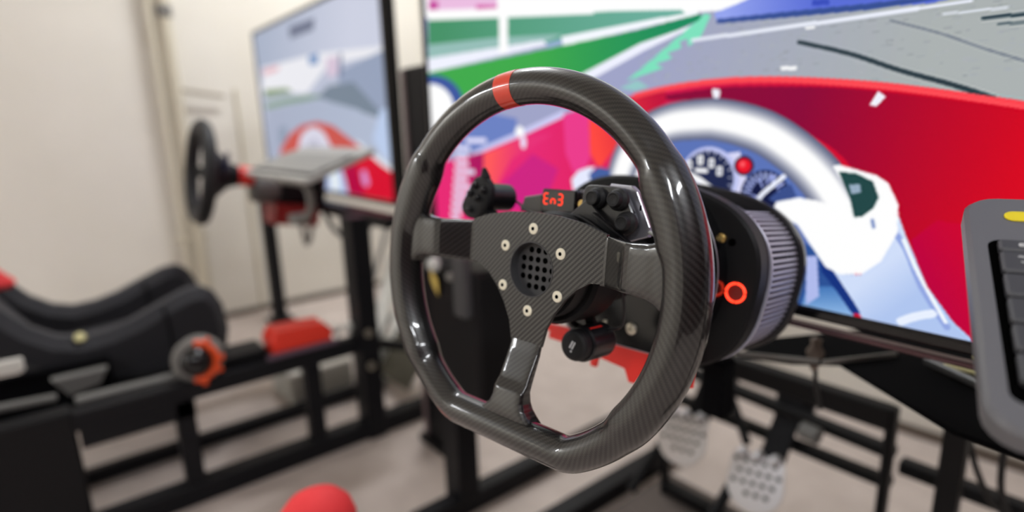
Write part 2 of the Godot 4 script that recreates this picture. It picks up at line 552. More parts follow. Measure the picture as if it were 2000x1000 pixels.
func left_picture() -> Image:
	var img := Image.create_empty(1000, 560, false, Image.FORMAT_RGB8)
	img.fill(C(196, 202, 222))
	fill2(img, pv([101, -449, 1166, -124, 1126, 179, -180, 182]), C(176, 186, 208), C(214, 218, 236), Vector2(96, -2), Vector2(800, 166))
	fill(img, pv([377, 25, 594, 31, 577, 64, 374, 64]), C(122, 128, 150))
	fill(img, pv([57, 126, 590, 134, 1000, 164, 998, 181, 657, 177, 475, 247, 21, 219]), C(246, 246, 252))
	fill(img, pv([516, 135, 598, 135, 590, 165, 516, 163]), C(130, 160, 205))
	fill(img, pv([66, 134, 238, 136, 232, 153, 58, 156]), C(240, 190, 200))
	fill(img, pv([647, 156, 734, 156, 722, 209, 648, 212]), C(226, 206, 226))
	fill(img, pv([724, 201, 999, 173, 992, 353, 719, 288]), C(158, 170, 196))
	fill(img, pv([742, 152, 762, 154, 748, 217, 728, 216]), C(120, 130, 160))
	fill(img, pv([50, 209, 294, 218, 348, 235, 52, 236]), C(130, 156, 108))
	fill(img, pv([43, 259, 283, 252, 474, 253, 637, 260, 634, 269, 276, 273, 46, 282]), C(140, 166, 146))
	fill(img, pv([642, 236, 817, 237, 978, 335, 950, 339, 802, 312, 556, 264]), C(128, 142, 158))
	fill2(img, pv([45, 286, 555, 267, 834, 313, 947, 353, 905, 607, -120, 718]), C(176, 184, 206), C(186, 196, 218), Vector2(146, 335), Vector2(889, 351))
	fill(img, pv([958, 321, 1020, 311, 1016, 472, 935, 429, 906, 393]), C(196, 214, 246))
	fill(img, pv([168, 351, 251, 349, 230, 411, 146, 416]), C(150, 162, 184))
	fill(img, pv([156, 435, 273, 378, 401, 348, 536, 340, 652, 355, 784, 402, 931, 451, 1026, 477, 1018, 573, 774, 621, 66, 698]), C(214, 92, 84))
	fill(img, pv([685, 439, 782, 411, 930, 456, 1026, 480, 1018, 573, 774, 621, 633, 603]), C(226, 22, 52))
	fill(img, pv([685, 439, 777, 437, 799, 497, 826, 561, 745, 593, 633, 603]), C(190, 12, 70))
	fill(img, pv([785, 399, 817, 402, 1011, 473, 1004, 484, 940, 464]), C(236, 244, 250))
	fill(img, pv([337, 432, 381, 382, 453, 359, 515, 356, 577, 373, 622, 415, 632, 440, 542, 646, 263, 677]), C(226, 224, 240))
	fill(img, pv([429, 410, 505, 393, 547, 426, 442, 431]), C(196, 196, 216))
	fill(img, pv([446, 514, 678, 471, 704, 517, 726, 582, 555, 593, 468, 565]), C(190, 206, 244))
	fill(img, pv([596, 490, 653, 481, 660, 552, 596, 560]), C(244, 252, 255))
	fill(img, pv([814, 487, 847, 482, 865, 519, 844, 533, 820, 522]), C(226, 150, 214))
	soften(img, 2)
	return img

# the game's picture is a little soft
func soften(img: Image, k: int) -> void:
	var w := img.get_width()
	var h := img.get_height()
	img.resize(w / k, h / k, Image.INTERPOLATE_LANCZOS)
	img.resize(w, h, Image.INTERPOLATE_CUBIC)

func carbon(cell: int, hi: float, lo: float) -> ImageTexture:
	# two-by-two twill: four strands each way, a strand over two and under two
	var s := cell * 4
	var img := Image.create_empty(s, s, false, Image.FORMAT_RGB8)
	var rng := RandomNumberGenerator.new()
	rng.seed = 11
	for y in s:
		for x in s:
			var i := x / cell
			var j := y / cell
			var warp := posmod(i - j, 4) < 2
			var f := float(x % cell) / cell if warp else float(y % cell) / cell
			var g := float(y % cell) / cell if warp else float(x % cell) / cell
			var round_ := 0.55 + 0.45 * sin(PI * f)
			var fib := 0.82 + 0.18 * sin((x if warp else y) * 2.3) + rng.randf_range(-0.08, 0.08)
			var b := (hi if warp else lo) * round_ * fib  # sheen contrast and rounding shade of the strands put into the colour
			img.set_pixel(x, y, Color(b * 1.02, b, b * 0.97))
	return ImageTexture.create_from_image(img)

func speckle(a: Color, b: Color, freq: float, sd: int, px := 512) -> NoiseTexture2D:
	var fn := FastNoiseLite.new()
	fn.seed = sd
	fn.frequency = freq
	fn.fractal_octaves = 4
	var g := Gradient.new()
	g.set_color(0, a)
	g.set_color(1, b)
	var nt := NoiseTexture2D.new()
	nt.width = px; nt.height = px
	nt.seamless = true
	nt.noise = fn
	nt.color_ramp = g
	return nt

func world_mat(tex: Texture2D, per_m: float, rough: float) -> StandardMaterial3D:
	var m := mat(Color.WHITE, rough)
	m.albedo_texture = tex
	m.uv1_triplanar = true
	m.uv1_world_triplanar = true
	m.uv1_scale = Vector3.ONE * per_m
	return m

func make_materials() -> void:
	M.black = mat(C(18, 18, 20), 0.5)
	M.black.metallic_specular = 0.32
	M.satin = mat(C(22, 22, 25), 0.32, 0.0, 0.2)
	M.frame = mat(C(22, 22, 25), 0.5)
	M.frame.metallic_specular = 0.3
	M.matte = mat(C(14, 14, 16), 0.85)
	M.matte.metallic_specular = 0.12
	M.rubber = mat(C(20, 20, 22), 0.6)
	M.gloss = mat(C(12, 12, 14), 0.16)
	M.dark_hole = mat(C(4, 4, 4), 0.9)
	M.dark_hole.metallic_specular = 0.05
	M.red = mat(C(236, 40, 30), 0.42)
	M.red_paint = mat(C(234, 62, 34), 0.3, 0.0, 0.9)
	M.red_cloth = mat(C(226, 50, 54), 0.75)
	M.orange = mat(C(236, 84, 32), 0.4)
	M.silver = mat(C(200, 194, 178), 0.3, 0.85)
	M.bolt = mat(C(236, 230, 208), 0.45, 0.15)
	M.alu = mat(C(176, 176, 186), 0.34, 0.8)
	M.fin = mat(C(176, 176, 192), 0.42, 0.5)
	M.steel = mat(C(205, 205, 208), 0.28, 0.9)
	M.brass = mat(C(190, 160, 96), 0.35, 0.9)
	M.grey = mat(C(120, 118, 114), 0.5)
	M.key_body = mat(C(104, 104, 108), 0.42)
	M.key = mat(C(66, 66, 70), 0.45)
	M.pale_case = mat(C(168, 167, 163), 0.4)
	M.pale_key = mat(C(150, 149, 146), 0.4)
	M.chrome_lip = mat(C(112, 84, 90), 0.22, 0.7)
	M.slider = mat(C(104, 103, 100), 0.6)
	M.cap = mat(C(62, 62, 64), 0.55)
	M.print = mat(C(226, 226, 226), 0.6)
	M.yellow = mat(C(244, 220, 20), 0.5)
	M.label = mat(C(214, 186, 96), 0.6)
	M.cream = mat(C(214, 206, 150), 0.5)
	M.cloth = mat(C(30, 30, 35), 0.8)
	M.cloth.rim_enabled = true
	M.cloth.rim = 1.0
	M.white = mat(C(220, 218, 210), 0.5)
	M.pale = mat(C(190, 192, 186), 0.5)
	M.wall = world_mat(speckle(C(228, 223, 212), C(234, 229, 219), 0.012, 3), 0.35, 0.85)
	M.floor = world_mat(speckle(C(182, 169, 161), C(198, 185, 177), 0.02, 8), 0.8, 0.8)
	M.mat = world_mat(speckle(C(84, 75, 70), C(98, 88, 82), 0.05, 9), 1.5, 0.85)
	M.ceiling = mat(C(232, 230, 224), 0.9)
	M.wall_dark = world_mat(speckle(C(58, 20, 24), C(66, 25, 29), 0.02, 4), 0.35, 0.8)
	M.skirting = mat(C(96, 84, 74), 0.7)
	M.pipe = mat(C(206, 198, 178), 0.5)
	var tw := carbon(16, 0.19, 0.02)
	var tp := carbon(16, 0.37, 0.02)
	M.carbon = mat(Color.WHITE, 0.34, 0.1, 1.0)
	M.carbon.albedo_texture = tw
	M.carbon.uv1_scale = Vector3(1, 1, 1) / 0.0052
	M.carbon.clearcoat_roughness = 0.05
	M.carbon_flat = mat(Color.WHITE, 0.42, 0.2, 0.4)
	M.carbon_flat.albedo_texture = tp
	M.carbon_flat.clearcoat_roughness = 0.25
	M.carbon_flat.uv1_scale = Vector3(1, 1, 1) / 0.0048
	M.led = glow(C(255, 52, 20), 2.2)
	M.ring = glow(C(255, 60, 34), 2.4)
	M.lamp = glow(C(248, 251, 255), 10.0)

func screen_mat(img: Image, e: float) -> StandardMaterial3D:
	var m := mat(Color.BLACK, 0.45)
	m.metallic_specular = 0.12
	m.emission_enabled = true
	m.emission = Color.BLACK
	m.emission_texture = ImageTexture.create_from_image(img)
	m.emission_energy_multiplier = e
	return m

func screen_quad(w: float, h: float) -> MB:
	var b := MB.new()
	var f := Vector3(0, 0, 1)
	b.quad(Vector3(0, 0, 0), Vector3(w, 0, 0), Vector3(w, h, 0), Vector3(0, h, 0), f, f, f, f, Vector2(0, 1), Vector2(1, 1), Vector2(1, 0), Vector2(0, 0))
	return b

func area_light(called: String, t: Transform3D, size: Vector2, c: Color, e: float) -> void:
	var l := AreaLight3D.new()
	l.name = called
	l.area_size = size
	l.light_color = c
	l.light_energy = e
	l.area_range = 12.0
	l.shadow_enabled = true
	l.transform = t
	add_child(l)

func ceiling_fixture(x: float, z: float, len_: float, wd: float, label: String, y := 2.96) -> void:
	var o := thing("ceiling_light", label, "ceiling light", "", T(x, y, z))
	obj("housing", MB.new().box(T(0, 0.01, 0), Vector3(wd + 0.06, 0.06, len_ + 0.06), 0.006), M.white, o)
	obj("diffuser", MB.new().box(T(0, -0.025, 0), Vector3(wd, 0.012, len_), 0.004), M.lamp, o)
	if y < 2.9:
		for s in [-0.4, 0.4]:
			obj("hanger", MB.new().bar(Vector3(0, 0.03, s * len_), Vector3(0, 3.0 - y, s * len_), 0.012, 0.012), M.white, o)
	area_light("ceiling_panel_%d_%d" % [roundi(x * 10), roundi(z * 10)], Transform3D(Basis(Vector3.RIGHT, -PI / 2), Vector3(x, y - 0.05, z)), Vector2(wd, len_), C(248, 251, 255), LIGHT)

const LIGHT := 4.25

func wheel_frame() -> Transform3D:
	# turned 8.6 degrees to the left, its face tipped 8.4 degrees up towards the driver
	return Transform3D(Basis.from_euler(Vector3(deg_to_rad(-8.4), deg_to_rad(8.6), 0)), Vector3(-0.36, 0.829, -0.307))

func rim_path() -> Array:
	# centre line of the rim in the wheel's plane, as (point, direction angle); flat at the bottom
	var R := 0.149
	var h := 0.1345
	var rc := 0.034
	var cv := -h + rc
	var cu := sqrt((R - rc) * (R - rc) - cv * cv)
	var a0 := atan2(cv, cu)
	var out := []
	for i in 221:
		var a := a0 + (PI - 2 * a0) * i / 220.0
		out.append([Vector2(cos(a), sin(a)) * R, Vector2(cos(a), sin(a)), a])
	for i in range(1, 19):
		var a := (PI - a0) + (a0 + PI / 2) * i / 18.0
		out.append([Vector2(-cu, cv) + Vector2(cos(a), sin(a)) * rc, Vector2(cos(a), sin(a)), 9.0])
	for i in range(1, 40):
		out.append([Vector2(-cu + 2 * cu * i / 40.0, -h), Vector2(0, -1), 9.0])
	for i in 18:
		var a := -PI / 2 + (a0 + PI / 2) * i / 18.0
		out.append([Vector2(cu, cv) + Vector2(cos(a), sin(a)) * rc, Vector2(cos(a), sin(a)), 9.0])
	return out

func bump(x: float, a: float, b: float, c: float, d: float) -> float:
	return smoothstep(a, b, x) * (1.0 - smoothstep(c, d, x))

func rim_mesh(a_from: float, a_to: float, grow: float) -> MB:
	var P := rim_path()
	var rings := []
	var uvs := []
	var seg := 40
	var dish := 0.016
	var s := 0.0
	var closed := a_from < -5.0
	for i in P.size() + (1 if closed else 0):
		var e: Array = P[i % P.size()]
		if i > 0:
			s += (e[0] as Vector2).distance_to(P[i - 1][0])
		if not closed and (e[2] < a_from or e[2] > a_to):
			continue
		var ang: float = e[2]
		var side := 0.0
		var lobe := 0.0
		if ang < 8.0:
			var d := rad_to_deg(ang if ang < PI / 2 else PI - ang)
			side = bump(d, -46, -38, 34, 40)
			lobe = bump(d, 9, 16, 30, 37)
		var rin := 0.0142 + 0.003 * side + 0.0035 * lobe + grow
		var rout := 0.0142 + 0.0012 * side + grow
		var ra := 0.0145 + 0.0022 * side + grow
		var ring := []
		var uv := []
		for j in seg + 1:
			var f := TAU * j / seg
			var rr := rin if cos(f) < 0 else rout
			# grips have a soft ridge on the inner front edge
			var k := 1.0 + 0.06 * side * exp(-pow((f - PI * 0.72) / 0.3, 2))
			var q: Vector2 = e[0] + e[1] * (cos(f) * rr * k)
			if j < seg:
				ring.append(Vector3(q.x, q.y, dish + sin(f) * ra * k))
			uv.append(Vector2(s, f * 0.0152))
		rings.append(ring)
		uvs.append(uv)
	var b := MB.new()
	if closed:
		rings.pop_back()
		var extra: Array = uvs.pop_back()
		b.skin(I, rings, uvs + [extra], false, true)
	else:
		b.skin(I, rings, uvs, true, false)
	return b

# a spoke from the hub plate to the rim: rows of (distance, forward, half width, thickness)
func spoke(dir: Vector2, off: Vector2, rows: Array) -> MB:
	var side := dir.orthogonal()
	var rings := []
	var uvs := []
	var seg := 20
	var fine := []
	for i in rows.size() - 1:
		for k in 5:
			var q := []
			for c in 4:
				q.append(lerpf(rows[i][c], rows[i + 1][c], k / 5.0))
			fine.append(q)
	fine.append(rows[-1])
	for r in fine:
		var ring := []
		var uv := []
		for j in seg + 1:
			var a := TAU * (j + 0.5) / seg
			var cx := signf(cos(a)) * pow(absf(cos(a)), 0.35)
			var cz := signf(sin(a)) * pow(absf(sin(a)), 0.35)
			var q: Vector2 = dir * r[0] + off + side * (cx * r[2])
			if j < seg:
				ring.append(Vector3(q.x, q.y, r[1] - r[3] * 0.5 + cz * r[3] * 0.5))
			uv.append(Vector2(q.x, q.y))
		rings.append(ring)
		uvs.append(uv)
	return MB.new().skin(I, rings, uvs, true, false)

func digit(b: MB, o: Vector2, w: float, h: float, segs: String) -> void:
	# seven-segment strokes: a top, b top right, c bottom right, d bottom, e bottom left, f top left, g middle
	var k := 0.0011
	var q := {"a": [0, h, w, h], "b": [w, h, w, h / 2], "c": [w, h / 2, w, 0], "d": [0, 0, w, 0], "e": [0, 0, 0, h / 2], "f": [0, h / 2, 0, h], "g": [0, h / 2, w, h / 2]}
	for ch in segs:
		var s: Array = q[ch]
		var a := Vector3(o.x + s[0], o.y + s[1], 0)
		var c := Vector3(o.x + s[2], o.y + s[3], 0)
		var d := (c - a).normalized() * k * 0.55
		b.bar(a + d, c - d, k, 0.0008, 0.0002, Vector3(0, 0, 1))

func build_wheel() -> void:
	var w := thing("steering_wheel", "glossy carbon fibre steering wheel with a flat bottom and a red band at its top", "steering wheel", "", wheel_frame())
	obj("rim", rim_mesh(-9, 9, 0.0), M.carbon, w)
	obj("centre_band", rim_mesh(PI / 2 + 0.052, PI / 2 + 0.215, 0.0003), M.red_paint, w, "red band painted round the top of the rim")
	# hub plate
	var outline := pv([-0.072, 0.038, -0.05, 0.0445, -0.026, 0.048, 0.0, 0.0492, 0.026, 0.048, 0.05, 0.0445, 0.072, 0.038, 0.074, 0.0, 0.060, -0.0015, 0.048, -0.009, 0.038, -0.0185, 0.028, -0.032, 0.0205, -0.046, 0.0165, -0.063,
		-0.0165, -0.063, -0.0205, -0.046, -0.028, -0.032, -0.038, -0.0185, -0.048, -0.009, -0.060, -0.0015, -0.074, 0.0])
	var hole := PackedVector2Array()
	# the round opening is cut by giving the plate two halves that meet beside it
	var b := MB.new()
	for half in 2:
		var p := PackedVector2Array()
		var sgn := 1.0 if half == 0 else -1.0
		for q in outline:
			if q.x * sgn >= 0.0:
				p.append(q)
		var arc := []
		for i in 19:
			var a := -PI / 2 + PI * i / 18.0
			arc.append(Vector2(cos(a) * 0.0238 * sgn, sin(a) * 0.0238 + 0.001))
		if half == 0:
			# from top centre clockwise to bottom centre, then up the opening
			var r := PackedVector2Array()
			for q in outline:
				if q.x >= 0.0: r.append(q)
			r.append(Vector2(0, -0.063))
			for q in arc: r.append(q)
			p = r
		else:
			var r := PackedVector2Array([Vector2(0, -0.063)])
			for q in outline:
				if q.x < 0.0: r.append(q)
			var r2 := PackedVector2Array()
			# outline's left points run bottom to top after the first three
			var left := []
			for q in outline:
				if q.x < 0.0: left.append(q)
			r2.append(Vector2(0, -0.063))
			for i in range(3, left.size()): r2.append(left[i])
			for i in 3: r2.append(left[i])
			r2.append(Vector2(0, 0.0492))
			for i in range(18, -1, -1): r2.append(arc[i])
			p = r2
		b.slab(I, p, -0.004, 0.0, 0.00005)
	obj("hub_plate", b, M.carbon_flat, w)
	var side_rows := [[0.069, -0.0004, 0.0195, 0.004], [0.0742, 0.0006, 0.0192, 0.005], [0.098, 0.0172, 0.0182, 0.010], [0.104, 0.0196, 0.0182, 0.013], [0.118, 0.0212, 0.0192, 0.016], [0.126, 0.0225, 0.0215, 0.018], [0.132, 0.0230, 0.0262, 0.020], [0.1375, 0.0232, 0.034, 0.020], [0.143, 0.0225, 0.042, 0.018], [0.150, 0.021, 0.046, 0.014]]
	for s in [-1.0, 1.0]:
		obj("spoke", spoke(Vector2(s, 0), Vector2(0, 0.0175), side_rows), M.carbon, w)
	var low_rows := [[0.060, -0.0004, 0.0162, 0.004], [0.070, 0.003, 0.0162, 0.006], [0.092, 0.013, 0.0162, 0.009], [0.100, 0.0195, 0.0165, 0.013], [0.108, 0.0212, 0.0170, 0.016], [0.114, 0.0224, 0.0195, 0.018], [0.119, 0.023, 0.0245, 0.019], [0.124, 0.023, 0.032, 0.018], [0.130, 0.022, 0.038, 0.016], [0.136, 0.020, 0.040, 0.012]]
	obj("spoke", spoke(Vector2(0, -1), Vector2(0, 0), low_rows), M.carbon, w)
	# six hub bolts
	for k in 6:
		var a := PI / 2 - k * PI / 3
		var t := Transform3D(Basis(Vector3.RIGHT, PI / 2), Vector3(cos(a) * 0.035, sin(a) * 0.035 + 0.0005, 0.0))
		var bolt := obj("bolt", MB.new().lathe(t, [Vector2(0.0048, -0.001), Vector2(0.0048, 0.0006), Vector2(0.0042, 0.0010), Vector2(0.0024, 0.0012), Vector2(0.0, 0.0012)], 24), M.bolt, w)
		obj("hex_socket", MB.new().lathe(t, [Vector2(0.00175, 0.0010), Vector2(0.00175, 0.00135), Vector2(0.0, 0.00135)], 6), M.dark_hole, bolt)
	# perforated cap sunk in the hub
	var ct := Transform3D(Basis(Vector3.RIGHT, PI / 2), Vector3(0, 0.001, 0))
	var cap := obj("hub_cap", MB.new().lathe(ct, [Vector2(0.0237, -0.012), Vector2(0.0237, 0.0004), Vector2(0.0228, 0.0004), Vector2(0.0228, -0.009), Vector2(0.0, -0.009)], 48), M.cap, w)
	for iy in range(-2, 3):
		for ix in range(-2, 3):
			if absi(ix) + absi(iy) > 3:
				continue
			var t := Transform3D(Basis(Vector3.RIGHT, PI / 2), Vector3(ix * 0.0078, 0.001 + iy * 0.0078, -0.009))
			obj("vent_hole", MB.new().lathe(t, [Vector2(0.0026, -0.001), Vector2(0.0026, 0.0003), Vector2(0, 0.0003)], 14), M.dark_hole, cap)
	# quick-release hub behind the plate
	obj("hub_adapter", MB.new().lathe(ct, [Vector2(0.0, -0.165), Vector2(0.032, -0.165), Vector2(0.032, -0.12), Vector2(0.038, -0.118), Vector2(0.038, -0.07), Vector2(0.050, -0.066), Vector2(0.050, -0.03), Vector2(0.047, -0.0265), Vector2(0.0, -0.0265)], 40), M.black, w)
	obj("hub_spacer", MB.new().lathe(ct, [Vector2(0.0, -0.027), Vector2(0.043, -0.027), Vector2(0.043, -0.0105), Vector2(0.0, -0.0105)], 40), M.rubber, w)
	# three-button pod
	var pod := thing_part("button_pod", w)
	obj("pod_plate", MB.new().slab(I, curve2([0.020, 0.072, 0.027, 0.0755, 0.052, 0.0745, 0.059, 0.071, 0.071, 0.050, 0.071, 0.042, 0.064, 0.0365, 0.056, 0.0375, 0.022, 0.055, 0.018, 0.063]), -0.047, -0.040, 0.001), M.satin, pod)
	for q in [[0.0345, 0.0645], [0.0555, 0.0645], [0.0648, 0.0462]]:
		var t := Transform3D(Basis(Vector3.RIGHT, PI / 2), Vector3(q[0], q[1], -0.040))
		obj("button", MB.new().lathe(t, [Vector2(0.0095, 0.0), Vector2(0.0092, 0.003), Vector2(0.0074, 0.0052), Vector2(0.0066, 0.0056), Vector2(0.0062, 0.0098), Vector2(0.0056, 0.0106), Vector2(0.0048, 0.0106), Vector2(0.0040, 0.0101), Vector2(0.0, 0.0095)], 28), M.rubber, pod)
	# bare metal bracket that carries the pod
	var br := obj("bracket", MB.new().slab(I, pv([0.040, 0.0775, 0.060, 0.0765, 0.066, 0.072, 0.0805, 0.044, 0.079, 0.036, 0.050, 0.026, 0.030, 0.030, 0.026, 0.050]), -0.056, -0.049, 0.0008), M.alu, w, "bare metal bracket behind the three buttons")
	obj("slot", MB.new().box(T(0.0705, 0.0590, -0.0489) , Vector3(0.0018, 0.0045, 0.0006), 0.0002), M.dark_hole, br)
	obj("bracket_arm", MB.new().slab(I, pv([0.012, 0.050, 0.030, 0.066, 0.034, 0.058, 0.048, 0.046, 0.060, 0.040, 0.062, 0.030, 0.044, 0.028, 0.030, 0.040, 0.018, 0.046]), -0.040, -0.034, 0.0008), M.satin, w)
	obj("bracket_arm", MB.new().bar(Vector3(0.036, 0.052, -0.033), Vector3(0.074, 0.030, -0.033), 0.002, 0.006, 0.0005, Vector3(0, 0, 1)), M.satin, w)
	# red numeral display
	var dp := obj("display", MB.new().box(T(-0.021, 0.0575, -0.062), Vector3(0.040, 0.0245, 0.010), 0.0015), M.gloss, w, "small black display with red numerals")
	var dg := MB.new()
	digit(dg, Vector2(0.0, 0.0), 0.0052, 0.0098, "adefg")
	digit(dg, Vector2(0.0085, 0.0), 0.0048, 0.0098, "ceg")
	digit(dg, Vector2(0.0165, 0.0), 0.0052, 0.0098, "abcdg")
	var dm := put("numeral_lights", dg.mesh(M.led), dp)
	dm.position = Vector3(-0.0375, 0.0555, -0.0568)
	obj("display_stand", MB.new().slab(I, pv([-0.072, 0.046, -0.067, 0.0605, -0.044, 0.0645, -0.043, 0.046]), -0.074, -0.062, 0.0012), M.grey, w)
	obj("display_screw", MB.new().lathe(Transform3D(Basis(Vector3.RIGHT, PI / 2), Vector3(0.008, 0.0580, -0.056)), [Vector2(0.004, -0.004), Vector2(0.004, 0.002), Vector2(0.003, 0.003), Vector2(0, 0.003)], 16), M.brass, w)
	# joystick pod on the left
	var jp := thing_part("joystick_pod", w)
	var jt := Transform3D(Basis(Vector3.RIGHT, PI / 2), Vector3(-0.106, 0.0575, -0.045))
	obj("barrel", MB.new().lathe(jt, [Vector2(0.0, -0.036), Vector2(0.0125, -0.036), Vector2(0.014, -0.034), Vector2(0.014, 0.0), Vector2(0.0, 0.0)], 32), M.satin, jp)
	obj("face", MB.new().slab(I, curve2([-0.122, 0.062, -0.112, 0.076, -0.098, 0.076, -0.090, 0.066, -0.092, 0.050, -0.104, 0.036, -0.122, 0.036, -0.130, 0.046]), -0.046, -0.036, 0.002), M.rubber, jp)
	for q in [[-0.116, 0.060], [-0.106, 0.056], [-0.110, 0.068], [-0.098, 0.064], [-0.116, 0.044]]:
		obj("button", MB.new().lathe(Transform3D(Basis(Vector3.RIGHT, PI / 2), Vector3(q[0], q[1], -0.037)), [Vector2(0.0036, 0.0), Vector2(0.0034, 0.003), Vector2(0.0022, 0.0048), Vector2(0, 0.0052)], 14, true), M.satin, jp)
	obj("thumb_stick", MB.new().lathe(along(Vector3(-0.102, 0.074, -0.042), Vector3(0, 1, 0.25)), [Vector2(0.0055, -0.004), Vector2(0.005, 0.004), Vector2(0.002, 0.012), Vector2(0, 0.013)], 12), M.rubber, jp)
	obj("pod_arm", MB.new().bar(Vector3(-0.116, 0.050, -0.048), Vector3(-0.050, 0.020, -0.040), 0.008, 0.016, 0.002, Vector3(0, 0, 1)), M.black, w)
	# rotary knob at lower right
	var kn := thing_part("rotary_knob", w)
	obj("barrel", MB.new().lathe(Transform3D(Basis(Vector3.RIGHT, PI / 2), Vector3(0.0215, -0.0665, -0.052)), [Vector2(0.0, -0.034), Vector2(0.0155, -0.034), Vector2(0.0165, -0.032), Vector2(0.0165, 0.0), Vector2(0.0150, 0.0015), Vector2(0.0, 0.0015)], 36), M.satin, kn)
	obj("red_mark", MB.new().bar(Vector3(0.0285, -0.0512, -0.054), Vector3(0.0285, -0.0512, -0.072), 0.0018, 0.0012, 0.0003), M.red, kn)
	var kc := obj("cap", MB.new().lathe(Transform3D(Basis(Vector3.RIGHT, PI / 2), Vector3(0.0215, -0.0665, -0.052)), [Vector2(0.0138, 0.0), Vector2(0.0142, 0.009), Vector2(0.0132, 0.0115), Vector2(0.011, 0.0125), Vector2(0.0, 0.0127)], 36), M.rubber, kn)
	var lg := MB.new()
	for q in [[0.0185, -0.0688, 0.0215, -0.0622], [0.0210, -0.0695, 0.0240, -0.0629]]:
		lg.bar(Vector3(q[0], q[1], -0.0392), Vector3(q[2], q[3], -0.0392), 0.0015, 0.0006, 0.0001, Vector3(0, 0, 1))
	lg.box(T(0.0203, -0.0716, -0.0392), Vector3(0.0017, 0.0017, 0.0006), 0.0001)
	obj("emblem", lg, M.print, kc, "two slanted white bars and a dot")
	obj("knob_arm", MB.new().tube(I, smooth_path([Vector3(0.018, -0.056, -0.066), Vector3(0.006, -0.052, -0.06), Vector3(0.004, -0.042, -0.055), Vector3(0.012, -0.030, -0.05)]), 0.003, 8), M.black, w)
	obj("knob_arm", MB.new().bar(Vector3(0.0215, -0.062, -0.074), Vector3(0.012, -0.020, -0.06), 0.010, 0.006, 0.001, Vector3(0, 0, 1)), M.black, w)
	# cables of the pods
	obj("cable", MB.new().tube(I, smooth_path([Vector3(-0.100, 0.0575, -0.080), Vector3(-0.078, 0.052, -0.070), Vector3(-0.055, 0.048, -0.050), Vector3(-0.02, 0.046, -0.036), Vector3(0.02, 0.048, -0.033), Vector3(0.05, 0.036, -0.03)]), 0.0013, 8), M.rubber, w)
	obj("cable", MB.new().tube(I, smooth_path([Vector3(0.080, 0.040, -0.05), Vector3(0.098, 0.034, -0.045), Vector3(0.102, 0.022, -0.042), Vector3(0.090, 0.012, -0.042), Vector3(0.07, 0.012, -0.045)]), 0.0018, 8), M.pale, w, "pale loop of cable")
	obj("cable", MB.new().tube(I, smooth_path([Vector3(0.030, -0.055, -0.078), Vector3(0.050, -0.046, -0.072), Vector3(0.052, -0.020, -0.066), Vector3(0.045, 0.0, -0.062)]), 0.0012, 8), M.satin, w)

func thing_part(called: String, parent: Node) -> Node3D:
	var o := Node3D.new()
	var k := 0
	var nm := called
	while parent.has_node(nm):
		k += 1
		nm = "%s_%03d" % [called, k]
	o.name = nm
	parent.add_child(o, true)
	return o

# a closed outline through the points, rounded
func curve2(a: Array, per := 4) -> PackedVector2Array:
	var p := pv(a)
	var k := p.size()
	var out := PackedVector2Array()
	for i in k:
		for s in per:
			out.append(p[i].cubic_interpolate(p[(i + 1) % k], p[(i + k - 1) % k], p[(i + 2) % k], float(s) / per))
	return out

func half_outline(a: float, b: float, e: float, n := 48) -> PackedVector2Array:
	var p := PackedVector2Array()
	for i in n:
		var t := TAU * i / n
		p.append(Vector2(signf(cos(t)) * pow(absf(cos(t)), 2.0 / e) * a, signf(sin(t)) * pow(absf(sin(t)), 2.0 / e) * b))
	return p

